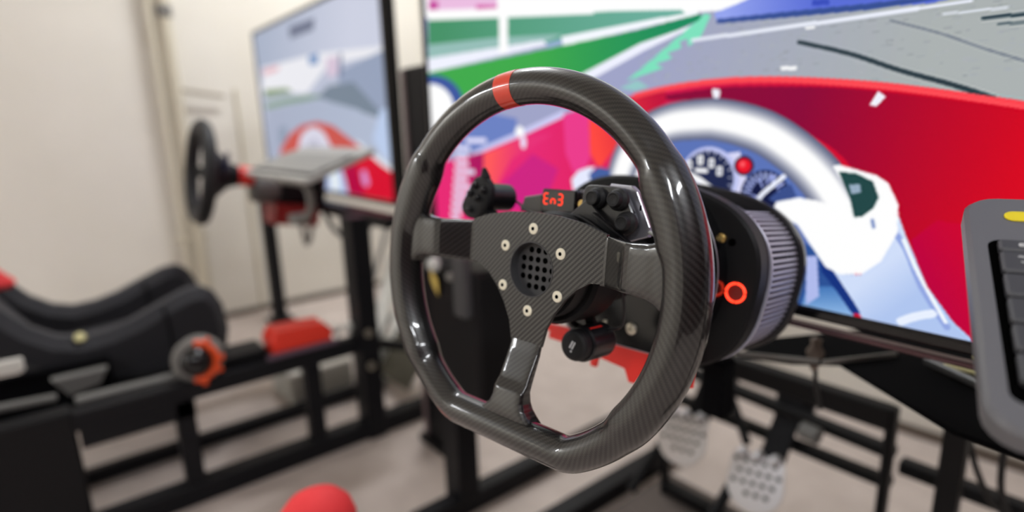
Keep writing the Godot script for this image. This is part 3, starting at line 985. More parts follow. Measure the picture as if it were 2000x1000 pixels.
func build_wheel_base() -> void:
	var o := thing("wheel_base", "black motor housing with ribbed grey side and glowing red ring, behind the carbon wheel", "wheel base", "", wheel_frame())
	var c := Vector3(0.006, -0.006, 0)
	var H := Transform3D(Basis(Vector3(0, 0, 1), deg_to_rad(-8.0)), c)
	var body := half_outline(0.122, 0.0935, 2.7, 72)
	obj("housing", MB.new().slab(H, body, -0.200, -0.172, 0.003, true), M.black, o)
	# round front cover, cut off at the top
	var cov := PackedVector2Array()
	for i in 64:
		var a := TAU * i / 64
		cov.append(Vector2(cos(a) * 0.0995, clampf(sin(a) * 0.1 - 0.006, -0.088, 0.070)))
	obj("front_cover", MB.new().slab(I, cov, -0.173, -0.150, 0.0012, false), M.gloss, o)
	var edge := []
	for q in cov:
		edge.append(Vector3(q.x, q.y, -0.1503))
	obj("cover_edge", MB.new().tube(I, edge, 0.0006, 6, true), M.alu, o, "thin bright edge of the round cover")
	obj("core", MB.new().slab(H, half_outline(0.111, 0.081, 2.7, 72), -0.292, -0.199, 0.001, true), M.black, o)
	# cooling ribs round the side, one by one
	var ribs := half_outline(0.1175, 0.0855, 2.7, 720)
	var run := 0.0
	for k in 720:
		var i := (k + 180) % 720
		var q := ribs[i]
		run += q.distance_to(ribs[(i + 719) % 720])
		if absf(q.x) < 0.074 or run < 0.0052:
			continue
		run = 0.0
		var nrm := (ribs[(i + 3) % 720] - ribs[(i + 717) % 720]).orthogonal().normalized()
		if nrm.dot(q) < 0: nrm = -nrm
		nrm = nrm.rotated(deg_to_rad(-8.0))
		var ctr: Vector3 = H * Vector3(q.x, q.y, -0.246) - Vector3(nrm.x, nrm.y, 0) * 0.001
		var x := Vector3(nrm.x, nrm.y, 0)
		obj("cooling_rib", MB.new().box(Transform3D(Basis(x, Vector3(0, 0, 1).cross(x), Vector3(0, 0, 1)), ctr), Vector3(0.009, 0.0030, 0.093), 0.0006), M.fin, o)
	obj("front_collar", MB.new().slab(H, half_outline(0.1245, 0.092, 2.7, 72), -0.202, -0.198, 0.0008, true), M.fin, o)
	obj("back_collar", MB.new().slab(H, half_outline(0.127, 0.094, 2.7, 72), -0.302, -0.290, 0.002, true), M.satin, o)
	# power button
	var rt := Transform3D(Basis(Vector3.RIGHT, PI / 2), Vector3(0.1095, -0.0150, -0.1720))
	var pb := obj("power_button", MB.new().lathe(rt, [Vector2(0.0098, 0.0), Vector2(0.0098, 0.0012), Vector2(0.0, 0.0012)], 32), mat(C(120, 20, 12), 0.4), o, "round red power button")
	var arcs := MB.new()
	for s in 4:
		var path := []
		for i in 12:
			var a := PI / 2 * s + 0.06 + (PI / 2 - 0.12) * i / 11.0
			path.append(Vector3(0.1095 + cos(a) * 0.0088, -0.0150 + sin(a) * 0.0088, -0.1702))
		arcs.tube(I, path, 0.0013, 8)
	obj("light_ring", arcs, M.ring, pb, "glowing orange red ring")
	obj("connector", MB.new().lathe(Transform3D(Basis(Vector3.RIGHT, PI / 2), Vector3(0.0905, 0.0345, -0.172)), [Vector2(0.0046, 0.0), Vector2(0.0046, 0.004), Vector2(0.003, 0.005), Vector2(0, 0.005)], 18), M.brass, o)
	obj("socket", MB.new().lathe(Transform3D(Basis(Vector3.RIGHT, PI / 2), Vector3(0.1005, 0.0315, -0.172)), [Vector2(0.0036, 0.0), Vector2(0.0036, 0.0006), Vector2(0, 0.0006)], 16), M.dark_hole, o)
	for q in [[-0.038, -0.062, 0.005], [0.016, -0.067, 0.0062], [-0.016, -0.066, 0.0022]]:
		obj("screw", MB.new().lathe(Transform3D(Basis(Vector3.RIGHT, PI / 2), Vector3(q[0], q[1], -0.150)), [Vector2(q[2], 0.0), Vector2(q[2], 0.002), Vector2(q[2] * 0.7, 0.003), Vector2(q[2] * 0.4, 0.003), Vector2(q[2] * 0.4, 0.001), Vector2(0, 0.001)], 20), M.silver, o)
	# red bracket that carries the housing
	var r := thing("mounting_bracket", "red metal bracket under the motor housing, seen through the lower right of the carbon wheel", "bracket", "", wheel_frame())
	obj("front_plate", MB.new().slab(I, pv([-0.098, -0.088, 0.082, -0.083, 0.082, -0.114, 0.030, -0.114, 0.026, -0.127, 0.012, -0.127, 0.006, -0.114, -0.028, -0.110, -0.030, -0.122, -0.037, -0.122, -0.040, -0.106, -0.098, -0.104]), -0.165, -0.159, 0.001), M.red, r)
	obj("shelf", MB.new().box(T(-0.02, -0.1035, -0.210), Vector3(0.140, 0.005, 0.090), 0.001), M.red, r)
	obj("flange", MB.new().bar(Vector3(-0.098, -0.0900, -0.156), Vector3(0.082, -0.0830, -0.156), 0.006, 0.008, 0.001), M.red, r)

func rod(b: MB, a: Vector3, c: Vector3, r: float) -> MB:
	return b.tube(I, [a, a.lerp(c, 0.5), c], r, 12)

func build_monitor(called: String, label: String, o: Vector3, w: float, h: float, bz: float, tex: Image, e: float, lip: bool) -> void:
	# o: lower left corner of the picture
	var t := thing(called, label, "monitor", "", Transform3D(Basis(), o))
	obj("screen", screen_quad(w, h), screen_mat(tex, e), t, "lit picture of a race track seen from a red car")
	for q in [[Vector3(-bz / 2, h / 2, -0.006), Vector3(bz, h + 2 * bz, 0.022)], [Vector3(w + bz / 2, h / 2, -0.006), Vector3(bz, h + 2 * bz, 0.022)], [Vector3(w / 2, h + bz / 2, -0.006), Vector3(w, bz, 0.022)], [Vector3(w / 2, -bz / 2, -0.006), Vector3(w, bz, 0.022)]]:
		obj("bezel", MB.new().box(Transform3D(Basis(), q[0]), q[1], 0.003), M.gloss, t)
	obj("back_shell", MB.new().box(T(w / 2, h / 2, -0.032), Vector3(w + bz, h + bz, 0.034), 0.008), M.black, t)
	if lip:
		obj("lower_lip", MB.new().box(T(w / 2, -bz - 0.012, -0.006), Vector3(w + 2 * bz, 0.006, 0.016), 0.0028), M.chrome_lip, t)
	area_light(called + "_light", Transform3D(Basis(Vector3.UP, PI), o + Vector3(w / 2, h / 2, 0.02)), Vector2(w, h), C(214, 196, 220), 0.02)

func build_room() -> void:
	struct("floor", MB.new().box(T(-0.4, -0.1, 0.8), Vector3(6.2, 0.2, 6.0), 0.001), M.floor, "pinkish grey smooth floor of the room")
	struct("ceiling", MB.new().box(T(-0.4, 3.1, 0.8), Vector3(6.2, 0.2, 6.0), 0.001), M.ceiling, "plain white ceiling above the rigs")
	struct("wall_left", MB.new().box(T(-3.322, 1.5, 0.8), Vector3(0.2, 3.4, 6.2), 0.001), M.wall, "cream painted wall beside the far rig")
	struct("wall_front", MB.new().box(T(-0.4, 1.5, -2.02), Vector3(6.2, 3.4, 0.2), 0.001), M.wall, "cream painted wall behind the monitors")
	struct("wall_right", MB.new().box(T(2.6, 1.5, 0.8), Vector3(0.2, 3.4, 6.2), 0.001), M.wall_dark, "dark red painted wall on the right side of the room")
	struct("wall_back", MB.new().box(T(-1.5, 1.5, 3.8), Vector3(4.0, 3.4, 0.2), 0.001), M.wall, "cream painted wall behind the seats")
	struct("wall_behind", MB.new().box(T(1.6, 1.5, 3.8), Vector3(2.2, 3.4, 0.2), 0.001), M.wall_dark, "dark red painted stretch of the wall behind the seats")
	struct("baseboard_left", MB.new().box(T(-3.213, 0.012, 0.8), Vector3(0.016, 0.034, 5.4), 0.003), M.skirting, "thin dark strip where the left wall meets the floor")
	struct("baseboard_front", MB.new().box(T(-0.4, 0.012, -1.913), Vector3(5.6, 0.034, 0.016), 0.003), M.skirting, "thin dark strip where the front wall meets the floor")
	var p := thing("conduit_pipe", "cream painted vertical conduit pipe running up the left wall", "pipe", "", T(-3.17, 0, -0.55))
	obj("pipe", rod(MB.new(), Vector3(0, 0.03, 0), Vector3(0, 2.98, 0), 0.026), M.pipe, p)
	obj("coupling", MB.new().lathe(T(0, 1.47, 0), [Vector2(0.026, 0), Vector2(0.033, 0.004), Vector2(0.033, 0.05), Vector2(0.026, 0.054)], 20), M.grey, p)
	obj("pipe", rod(MB.new(), Vector3(0.0, 0.03, 0.062), Vector3(0.0, 2.98, 0.062), 0.014), M.pipe, p)
	obj("side_branch", rod(MB.new(), Vector3(0, 1.155, 0), Vector3(-0.012, 1.125, -0.21), 0.0075), mat(C(150, 138, 120), 0.6), p)
	obj("clip", MB.new().box(T(-0.005, 0.45, 0.03), Vector3(0.03, 0.02, 0.14), 0.003), M.pipe, p)
	var c := thing("wall_cable", "thin cream cable run down the left wall beside the far monitor", "cable", "", T(-3.217, 0, -0.82))
	obj("cable", rod(MB.new(), Vector3(0, 0.03, 0), Vector3(0, 1.16, 0), 0.008), M.pipe, c)

func build_keyboard(t: Transform3D, label: String, sticker: bool, case_mat: Material, key_mat: Material) -> Node3D:
	# local frame: origin at the top left key, x along the rows, y up the keyboard, z out of it
	var o := thing("keyboard", label, "keyboard", "", t)
	obj("case", MB.new().slab(T(0.196, -0.040, 0), round_rect(0.415, 0.180, 0.016), -0.017, -0.004, 0.0022, true), case_mat, o)
	obj("key_well", MB.new().slab(T(0.196, -0.0545, 0), round_rect(0.398, 0.118, 0.006), -0.0050, -0.0035, 0.0004), M.dark_hole, o)
	var shared := {}
	var rows := [[0.0, 0.0098, []], [0.0108, 0.0172, [0.019, 0.019]], [0.0298, 0.0172, [0.0285]], [0.0488, 0.0172, [0.033]], [0.0678, 0.0172, [0.043]], [0.0868, 0.0172, [0.024, 0.024, 0.024, 0.118, 0.024, 0.024]]]
	for r in rows:
		var x := 0.0
		var i := 0
		while x < 0.378:
			var w: float = r[2][i] if i < r[2].size() else (0.0246 if r[1] < 0.015 else 0.019)
			w = minf(w, 0.392 - x)
			var key := "%.4f_%.4f" % [w, r[1]]
			if not shared.has(key):
				shared[key] = MB.new().box(I, Vector3(w - 0.0016, r[1], 0.005), 0.0012).mesh(key_mat)
			put("key", shared[key], o, "", T(x + w / 2, -r[0] - r[1] / 2, -0.0022))
			x += w
			i += 1
	if sticker:
		var st := obj("sticker", MB.new().slab(T(0.026, 0.0285, -0.004), round_rect(0.040, 0.0095, 0.0046), 0.0, 0.0008, 0.0002), M.yellow, o, "yellow pill shaped sticker")
		obj("dark_dot", MB.new().lathe(Transform3D(Basis(Vector3.RIGHT, PI / 2), Vector3(0.026, 0.0285, -0.0034)), [Vector2(0.0022, 0), Vector2(0.0020, 0.0009), Vector2(0, 0.0011)], 12), M.dark_hole, st)
		for q in [["esc", 0.0125, -0.0049, 0.0052], ["~", 0.009, -0.0158, 0.006], ["`", 0.009, -0.0225, 0.006], ["1", 0.028, -0.0195, 0.006], ["tab", 0.018, -0.0385, 0.005], ["caps", 0.020, -0.0575, 0.005]]:
			var tm := TextMesh.new()
			tm.text = q[0]
			tm.font_size = 32
			tm.pixel_size = q[3] / 32.0
			tm.depth = 0.0003
			tm.material = M.print
			put("key_legend", tm, o, "", T(q[1], q[2], 0.0004))
	return o

func build_left_rig() -> void:
	var f := thing("rig_frame", "black metal frame of the far rig along the left wall", "rig frame", "", T(-1.6, 0, 0))
	var V := func(x: float, y: float, z: float) -> Vector3: return Vector3(x + 1.6, y, z)
	obj("base_rail", MB.new().bar(V.call(-1.6, 0.028, 0.34), V.call(-1.6, 0.028, -1.15), 0.056, 0.056), M.frame, f)
	obj("base_rail", MB.new().bar(V.call(-1.87, 0.028, 0.34), V.call(-1.87, 0.028, -0.86), 0.034, 0.040), M.frame, f)
	obj("foot_pad", MB.new().box(Transform3D(Basis(), V.call(-2.98, 0.006, -0.835)), Vector3(0.12, 0.012, 0.12), 0.003), M.frame, f)
	obj("crossbar", MB.new().bar(V.call(-1.6, 0.028, 0.30), V.call(-2.96, 0.028, 0.30), 0.05, 0.05), M.frame, f)
	obj("side_rail", MB.new().bar(V.call(-1.6, 0.312, 0.36), V.call(-1.6, 0.312, -0.70), 0.046, 0.046), M.frame, f)
	obj("under_rail", MB.new().bar(V.call(-1.6, 0.268, 0.03), V.call(-1.6, 0.268, -0.21), 0.044, 0.05), M.frame, f)
	for z in [-0.185, -0.515]:
		obj("short_post", MB.new().bar(V.call(-1.6, 0.05, z), V.call(-1.6, 0.30, z), 0.044, 0.044), M.frame, f)
	var up := obj("upright", MB.new().bar(V.call(-1.6, 0.0, -0.69), V.call(-1.6, 0.70, -0.69), 0.078, 0.060), M.frame, f)
	for y in [0.245, 0.350]:
		obj("bolt_head", MB.new().lathe(Transform3D(Basis(Vector3.FORWARD, PI / 2), V.call(-1.562, y, -0.655 - 0.03)), [Vector2(0.013, 0), Vector2(0.012, 0.005), Vector2(0, 0.006)], 16), M.silver, up)
	obj("upright", MB.new().bar(V.call(-2.98, 0.0, -0.835), V.call(-2.98, 0.70, -0.835), 0.06, 0.06), M.frame, f)
	obj("top_beam", MB.new().bar(V.call(-3.02, 0.672, -0.80), V.call(-1.56, 0.672, -0.80), 0.06, 0.036), M.frame, f)
	obj("side_panel", MB.new().box(Transform3D(Basis(), V.call(-1.6, 0.185, 0.235)), Vector3(0.05, 0.32, 0.40), 0.006), M.black, f)
	obj("bolt_head", MB.new().lathe(Transform3D(Basis(Vector3.FORWARD, -PI / 2), V.call(-1.578, 0.305, 0.098)), [Vector2(0.011, 0), Vector2(0.010, 0.005), Vector2(0, 0.006)], 16), M.silver, f)
	obj("mount_plate", MB.new().box(Transform3D(Basis(), V.call(-1.66, 0.350, -0.34)), Vector3(0.10, 0.03, 0.13), 0.004), M.black, f)
	obj("foot_plate", MB.new().bar(V.call(-1.80, 0.06, -0.86), V.call(-1.80, 0.24, -1.0), 0.24, 0.012), mat(C(70, 66, 52), 0.6), f)
	obj("cross_strut", MB.new().bar(V.call(-1.62, 0.30, -0.70), V.call(-1.62, 0.20, -0.98), 0.03, 0.03), M.frame, f)
	# drive unit of the far wheel
	var wt := Transform3D(Basis.from_euler(Vector3(deg_to_rad(-9.0), deg_to_rad(-1.0), 0)), Vector3(-2.2000, 0.8194, -0.4170))
	var w := thing("steering_wheel", "black steering wheel of the far rig, seen nearly edge on against the left wall", "steering wheel", "", wt)
	var ring := []
	for i in 72:
		var a := TAU * i / 72
		ring.append(Vector3(cos(a) * 0.158, maxf(sin(a), -0.95) * 0.158, 0))
	obj("rim", MB.new().tube(I, ring, 0.023, 18, true), M.rubber, w)
	for a in [0.0, PI, -PI / 2]:
		var d := Vector3(cos(a), sin(a), 0)
		obj("spoke", MB.new().bar(d * 0.03 + Vector3(0, 0, -0.035), d * 0.145 + Vector3(0, 0, -0.002), 0.040, 0.008, 0.002, Vector3(0, 0, 1)), M.black, w)
	obj("hub", MB.new().lathe(Transform3D(Basis(Vector3.RIGHT, PI / 2), Vector3(0, 0, 0)), [Vector2(0.0, -0.115), Vector2(0.036, -0.115), Vector2(0.045, -0.085), Vector2(0.085, -0.045), Vector2(0.085, -0.032), Vector2(0, -0.028)], 32), M.black, w)
	obj("shift_paddle", MB.new().slab(I, pv([0.03, -0.02, 0.115, 0.03, 0.125, 0.075, 0.10, 0.08, 0.03, 0.03]), -0.062, -0.056, 0.001), mat(C(58, 58, 92), 0.4), w)
	var m := thing("wheel_base", "grey and black motor with red coupling behind the far wheel", "wheel base", "", wt)
	obj("red_coupling", MB.new().lathe(Transform3D(Basis(Vector3.RIGHT, PI / 2), Vector3.ZERO), [Vector2(0.0, -0.165), Vector2(0.033, -0.165), Vector2(0.036, -0.118), Vector2(0.0, -0.118)], 24), M.red, m)
	obj("motor", MB.new().lathe(Transform3D(Basis(Vector3.RIGHT, PI / 2), Vector3(0, -0.035, 0)), [Vector2(0.0, -0.25), Vector2(0.052, -0.25), Vector2(0.056, -0.24), Vector2(0.056, -0.175), Vector2(0.05, -0.166), Vector2(0.0, -0.166)], 32), M.slider, m)
	obj("drive_box", MB.new().box(T(0.0, -0.025, -0.335), Vector3(0.12, 0.12, 0.16), 0.008), M.black, m)
	obj("red_mount", MB.new().slab(T(0, -0.088, -0.33), pv([-0.08, 0.0, 0.08, 0.0, 0.06, -0.075, -0.06, -0.075]), -0.06, 0.10, 0.002), mat(C(150, 18, 20), 0.5), m)
	obj("side_lamp", MB.new().lathe(along(Vector3(0.062, 0.02, -0.262), Vector3(1, 0, 0.4)), [Vector2(0.013, -0.01), Vector2(0.013, 0.004), Vector2(0.0, 0.006)], 18), glow(C(240, 40, 36), 0.9), m)
	# keyboard on its arm
	var a := thing("keyboard_holder", "curved grey tube arm that holds the keyboard of the far rig", "arm")
	obj("tube", MB.new().tube(I, smooth_path([Vector3(-1.6819, 0.8161, -0.5075), Vector3(-1.6322, 0.8137, -0.5360), Vector3(-1.6091, 0.8016, -0.5605), Vector3(-1.5951, 0.7695, -0.5663), Vector3(-1.6193, 0.7239, -0.5687), Vector3(-1.6847, 0.6991, -0.5599)]), 0.011, 12), M.grey, a)
	obj("clamp", MB.new().box(Transform3D(Basis(), Vector3(-1.7047, 0.6961, -0.5666)), Vector3(0.06, 0.03, 0.05), 0.006), M.grey, a)
	obj("black_knob", MB.new().lathe(along(Vector3(-1.6528, 0.7953, -0.6021), Vector3(1, 0.1, 0.6)), [Vector2(0.0, -0.02), Vector2(0.026, -0.02), Vector2(0.028, 0.012), Vector2(0.022, 0.018), Vector2(0, 0.02)], 18), M.black, a)
	# a grey flap of hanging cables
	var hc := thing("cable_loop", "dark cables hanging in a loop under the top beam of the far rig", "cable")
	obj("cable", MB.new().tube(I, smooth_path([Vector3(-2.10, 0.66, -0.79), Vector3(-2.02, 0.60, -0.79), Vector3(-1.92, 0.585, -0.79), Vector3(-1.78, 0.61, -0.79), Vector3(-1.70, 0.655, -0.79)]), 0.009, 8), M.rubber, hc)
	obj("cable", MB.new().tube(I, smooth_path([Vector3(-2.26, 0.655, -0.76), Vector3(-2.25, 0.58, -0.755), Vector3(-2.22, 0.52, -0.755), Vector3(-2.18, 0.56, -0.76), Vector3(-2.16, 0.655, -0.77)]), 0.009, 8), M.grey, hc)
	# seat
	var s := thing("racing_seat", "black bucket racing seat with tall side bolsters and a red shoulder", "seat", "", T(-2.09, 0, 0))
	var ridge := [Vector2(0.34, 0.86), Vector2(0.22, 0.66), Vector2(0.15, 0.555), Vector2(0.09, 0.478), Vector2(0.04, 0.440), Vector2(-0.01, 0.424), Vector2(-0.07, 0.428), Vector2(-0.13, 0.444), Vector2(-0.20, 0.474), Vector2(-0.27, 0.502), Vector2(-0.315, 0.506), Vector2(-0.345, 0.485), Vector2(-0.365, 0.44), Vector2(-0.372, 0.36), Vector2(-0.355, 0.285), Vector2(-0.15, 0.265), Vector2(0.02, 0.300), Vector2(0.18, 0.40), Vector2(0.36, 0.66), Vector2(0.44, 0.86)]
	var prof := PackedVector2Array()
	for q in ridge:
		prof.append(Vector2(q.x, q.y))
	for sd in [-1.0, 1.0]:
		# local z of the slab runs along world x
		var t := Transform3D(Basis(Vector3(0, 0, 1), Vector3(0, 1, 0), Vector3(-1, 0, 0)), Vector3(sd * 0.19, 0, 0))
		obj("side_bolster", MB.new().slab(t, prof, -0.048, 0.048, 0.030, true), M.cloth, s)
		obj("seam", MB.new().tube(I, [Vector3(sd * 0.19 + 0.046, 0.475, -0.205), Vector3(sd * 0.19 + 0.050, 0.42, -0.212), Vector3(sd * 0.19 + 0.050, 0.31, -0.215)], 0.004, 8), M.black, s)
	obj("seat_cushion", MB.new().slab(Transform3D(Basis(Vector3(0, 0, 1), Vector3(0, 1, 0), Vector3(-1, 0, 0)), Vector3.ZERO), pv([-0.34, 0.40, -0.15, 0.36, 0.05, 0.35, 0.14, 0.40, 0.06, 0.30, -0.15, 0.275, -0.34, 0.29]), -0.15, 0.15, 0.02), M.cloth, s)
	obj("backrest", MB.new().slab(Transform3D(Basis(Vector3(0, 0, 1), Vector3(0, 1, 0), Vector3(-1, 0, 0)), Vector3.ZERO), pv([0.10, 0.40, 0.40, 0.92, 0.46, 0.90, 0.22, 0.40]), -0.15, 0.15, 0.02), M.cloth, s)
	for sd in [-1.0]:
		obj("red_shoulder", MB.new().slab(Transform3D(Basis(Vector3(0, 0, 1), Vector3(0, 1, 0), Vector3(-1, 0, 0)), Vector3(sd * 0.19, 0, 0)), pv([0.115, 0.528, 0.155, 0.574, 0.225, 0.678, 0.345, 0.876, 0.43, 0.84, 0.31, 0.62, 0.19, 0.46]), -0.050, 0.050, 0.024), M.red_cloth, s, "red cloth panel on the shoulder of the seat")
	obj("round_stud", MB.new().lathe(along(Vector3(0.215, 0.427, -0.008), Vector3(0.7, 0.7, 0)), [Vector2(0.014, 0), Vector2(0.012, 0.006), Vector2(0, 0.008)], 14), M.cream, s)
	obj("slider_bracket", MB.new().slab(Transform3D(Basis(Vector3(0, 0, 1), Vector3(0, 1, 0), Vector3(-1, 0, 0)), Vector3(0.34, 0, 0)), pv([0.065, 0.372, -0.05, 0.372, -0.03, 0.335, 0.035, 0.322]), -0.015, 0.015, 0.002), M.slider, s)
	obj("slider_rail", MB.new().bar(Vector3(0.42, 0.362, 0.20), Vector3(0.42, 0.352, 0.058), 0.02, 0.014), M.slider, s)
	obj("slider_rail", MB.new().bar(Vector3(0.45, 0.342, 0.026), Vector3(0.45, 0.340, -0.19), 0.03, 0.014), M.slider, s)
	obj("pale_plate", MB.new().box(T(0.37, 0.435, 0.165), Vector3(0.012, 0.034, 0.12), 0.004), M.white, s, "pale plate on the side of the seat")
	obj("skirt", MB.new().box(T(0.28, 0.318, 0.17), Vector3(0.03, 0.13, 0.46), 0.004), M.matte, s)
	obj("seat_base", MB.new().box(T(0.1, 0.255, -0.1), Vector3(0.55, 0.03, 0.36), 0.004), M.black, s)
	# round dial with notched orange ring
	var d := thing("round_dial", "black glossy dome in a notched orange ring, in front of the black seat", "dial", "", along(Vector3(-1.585, 0.386, -0.228), Vector3(1, 0.12, 0.35)))
	obj("housing", MB.new().lathe(I, [Vector2(0.0, -0.05), Vector2(0.058, -0.05), Vector2(0.060, -0.012), Vector2(0.05, 0.0), Vector2(0.0, 0.0)], 30), M.grey, d)
	obj("dome", MB.new().lathe(I, [Vector2(0.038, 0.0), Vector2(0.037, 0.014), Vector2(0.029, 0.030), Vector2(0.016, 0.038), Vector2(0.0, 0.040)], 30, true), M.gloss, d)
	var arc := []
	for i in 25:
		var an := -PI * 0.5 + PI * 1.05 * i / 24.0
		arc.append(Vector3(cos(an) * 0.047, 0.004, sin(an) * 0.047))
	# the ring opens towards the seat
	var spin := Basis(Vector3.UP, deg_to_rad(ORANGE_TURN))
	var og := obj("orange_ring", MB.new().tube(Transform3D(spin, Vector3.ZERO), arc, 0.0085, 10), M.orange, d, "orange ring open on one side")
	for i in [4, 11, 15, 21]:
		obj("notch", MB.new().box(Transform3D(spin, spin * ((arc[i] as Vector3) * 1.26)), Vector3(0.013, 0.012, 0.013), 0.003), M.orange, og)
	obj("stand", MB.new().box(Transform3D(Basis(), Vector3(-0.0, -0.04, 0.0)), Vector3(0.03, 0.05, 0.10), 0.004), M.black, d)
	# red box on the rail
	var r := thing("red_box", "bright red metal box on the side rail of the far rig", "box", "", T(-1.645, 0.334, -0.5))
	obj("body", MB.new().slab(Transform3D(Basis(Vector3(0, 0, -1), Vector3(0, 1, 0), Vector3(1, 0, 0)), Vector3.ZERO), pv([-0.082, 0.008, 0.088, 0.008, 0.094, 0.040, 0.070, 0.066, -0.068, 0.072, -0.086, 0.044]), -0.045, 0.045, 0.006), mat(C(244, 62, 44), 0.4), r)
	obj("base", MB.new().box(T(0, 0.004, 0.0), Vector3(0.10, 0.012, 0.19), 0.002), M.black, r)
	for z in [-0.115, -0.150]:
		obj("pale_knob", MB.new().lathe(T(0.02, 0.0, z), [Vector2(0.004, 0.0), Vector2(0.004, 0.014), Vector2(0.014, 0.02), Vector2(0.015, 0.034), Vector2(0.008, 0.042), Vector2(0, 0.042)], 16, true), M.white, r)
	obj("plum_strip", MB.new().box(T(0.05, 0.005, 0.0), Vector3(0.012, 0.012, 0.20), 0.002), mat(C(120, 96, 112), 0.5), r)
	# pale things on the floor behind the frame
	var pb := thing("floor_box", "low pale grey box on the floor behind the short posts of the far rig", "box", "", T(-2.04, 0, -0.66))
	obj("body", MB.new().box(T(0, 0.062, 0), Vector3(0.24, 0.124, 0.22), 0.006), M.pale, pb)
	obj("lid", MB.new().box(T(0, 0.128, 0), Vector3(0.25, 0.012, 0.23), 0.004), M.white, pb)
	var p2 := thing("floor_box", "small pale box with a dark round hole on the floor, left of the thick upright", "box", "", T(-1.98, 0, -0.90))
	obj("body", MB.new().box(T(0, 0.075, 0.0), Vector3(0.16, 0.15, 0.12), 0.006), M.pale, p2)
	obj("hole", MB.new().lathe(Transform3D(Basis(Vector3.RIGHT, PI / 2), Vector3(0.05, 0.09, 0.06)), [Vector2(0.018, 0), Vector2(0.018, 0.002), Vector2(0, 0.002)], 16), M.dark_hole, p2)
	var fo := Vector3(-1.9679, 0.1438, -0.9393)
	var fs := thing("folded_stand", "pale folded metal stand leaning in the corner behind the far rig", "stand", "", Transform3D(Basis(), Vector3(fo.x, 0, fo.z)))
	var fl := Vector3(fo.x, 0, fo.z)
	obj("tube", rod(MB.new(), Vector3(-1.9465, 0.1572, -0.8887) - fl, Vector3(-2.0940, 0.4417, -1.0546) - fl, 0.026), M.white, fs)
	obj("tube", rod(MB.new(), Vector3(-1.8982, 0.1135, -0.9332) - fl, Vector3(-2.0999, 0.3880, -1.1097) - fl, 0.030), M.white, fs)
	obj("tube", rod(MB.new(), Vector3(-2.0065, 0.2743, -0.9221) - fl, Vector3(-2.0761, 0.3047, -1.1091) - fl, 0.014), M.pale, fs)
	obj("dark_strap", rod(MB.new(), Vector3(-1.9087, 0.1863, -0.8810) - fl, Vector3(-1.9466, 0.2555, -0.9574) - fl, 0.008), M.grey, fs)
	obj("dark_strap", rod(MB.new(), Vector3(-1.9958, 0.3911, -0.9125) - fl, Vector3(-2.0811, 0.5722, -1.0362) - fl, 0.009), M.grey, fs)
	obj("foot", MB.new().bar(Vector3(-1.9490, 0.1498, -0.8829) - fl, Vector3(-2.0465, 0.1184, -1.0780) - fl, 0.06, 0.05), M.white, fs)
	obj("leg", rod(MB.new(), Vector3(-1.9555, 0.1496, -0.9075) - fl, Vector3((Vector3(-1.9555, 0.1496, -0.9075)).x, 0.0, (Vector3(-1.9555, 0.1496, -0.9075)).z) - fl, 0.02), M.pale, fs)
	obj("leg", rod(MB.new(), Vector3(-2.0411, 0.1157, -1.0509) - fl, Vector3((Vector3(-2.0411, 0.1157, -1.0509)).x, 0.0, (Vector3(-2.0411, 0.1157, -1.0509)).z) - fl, 0.02), M.pale, fs)

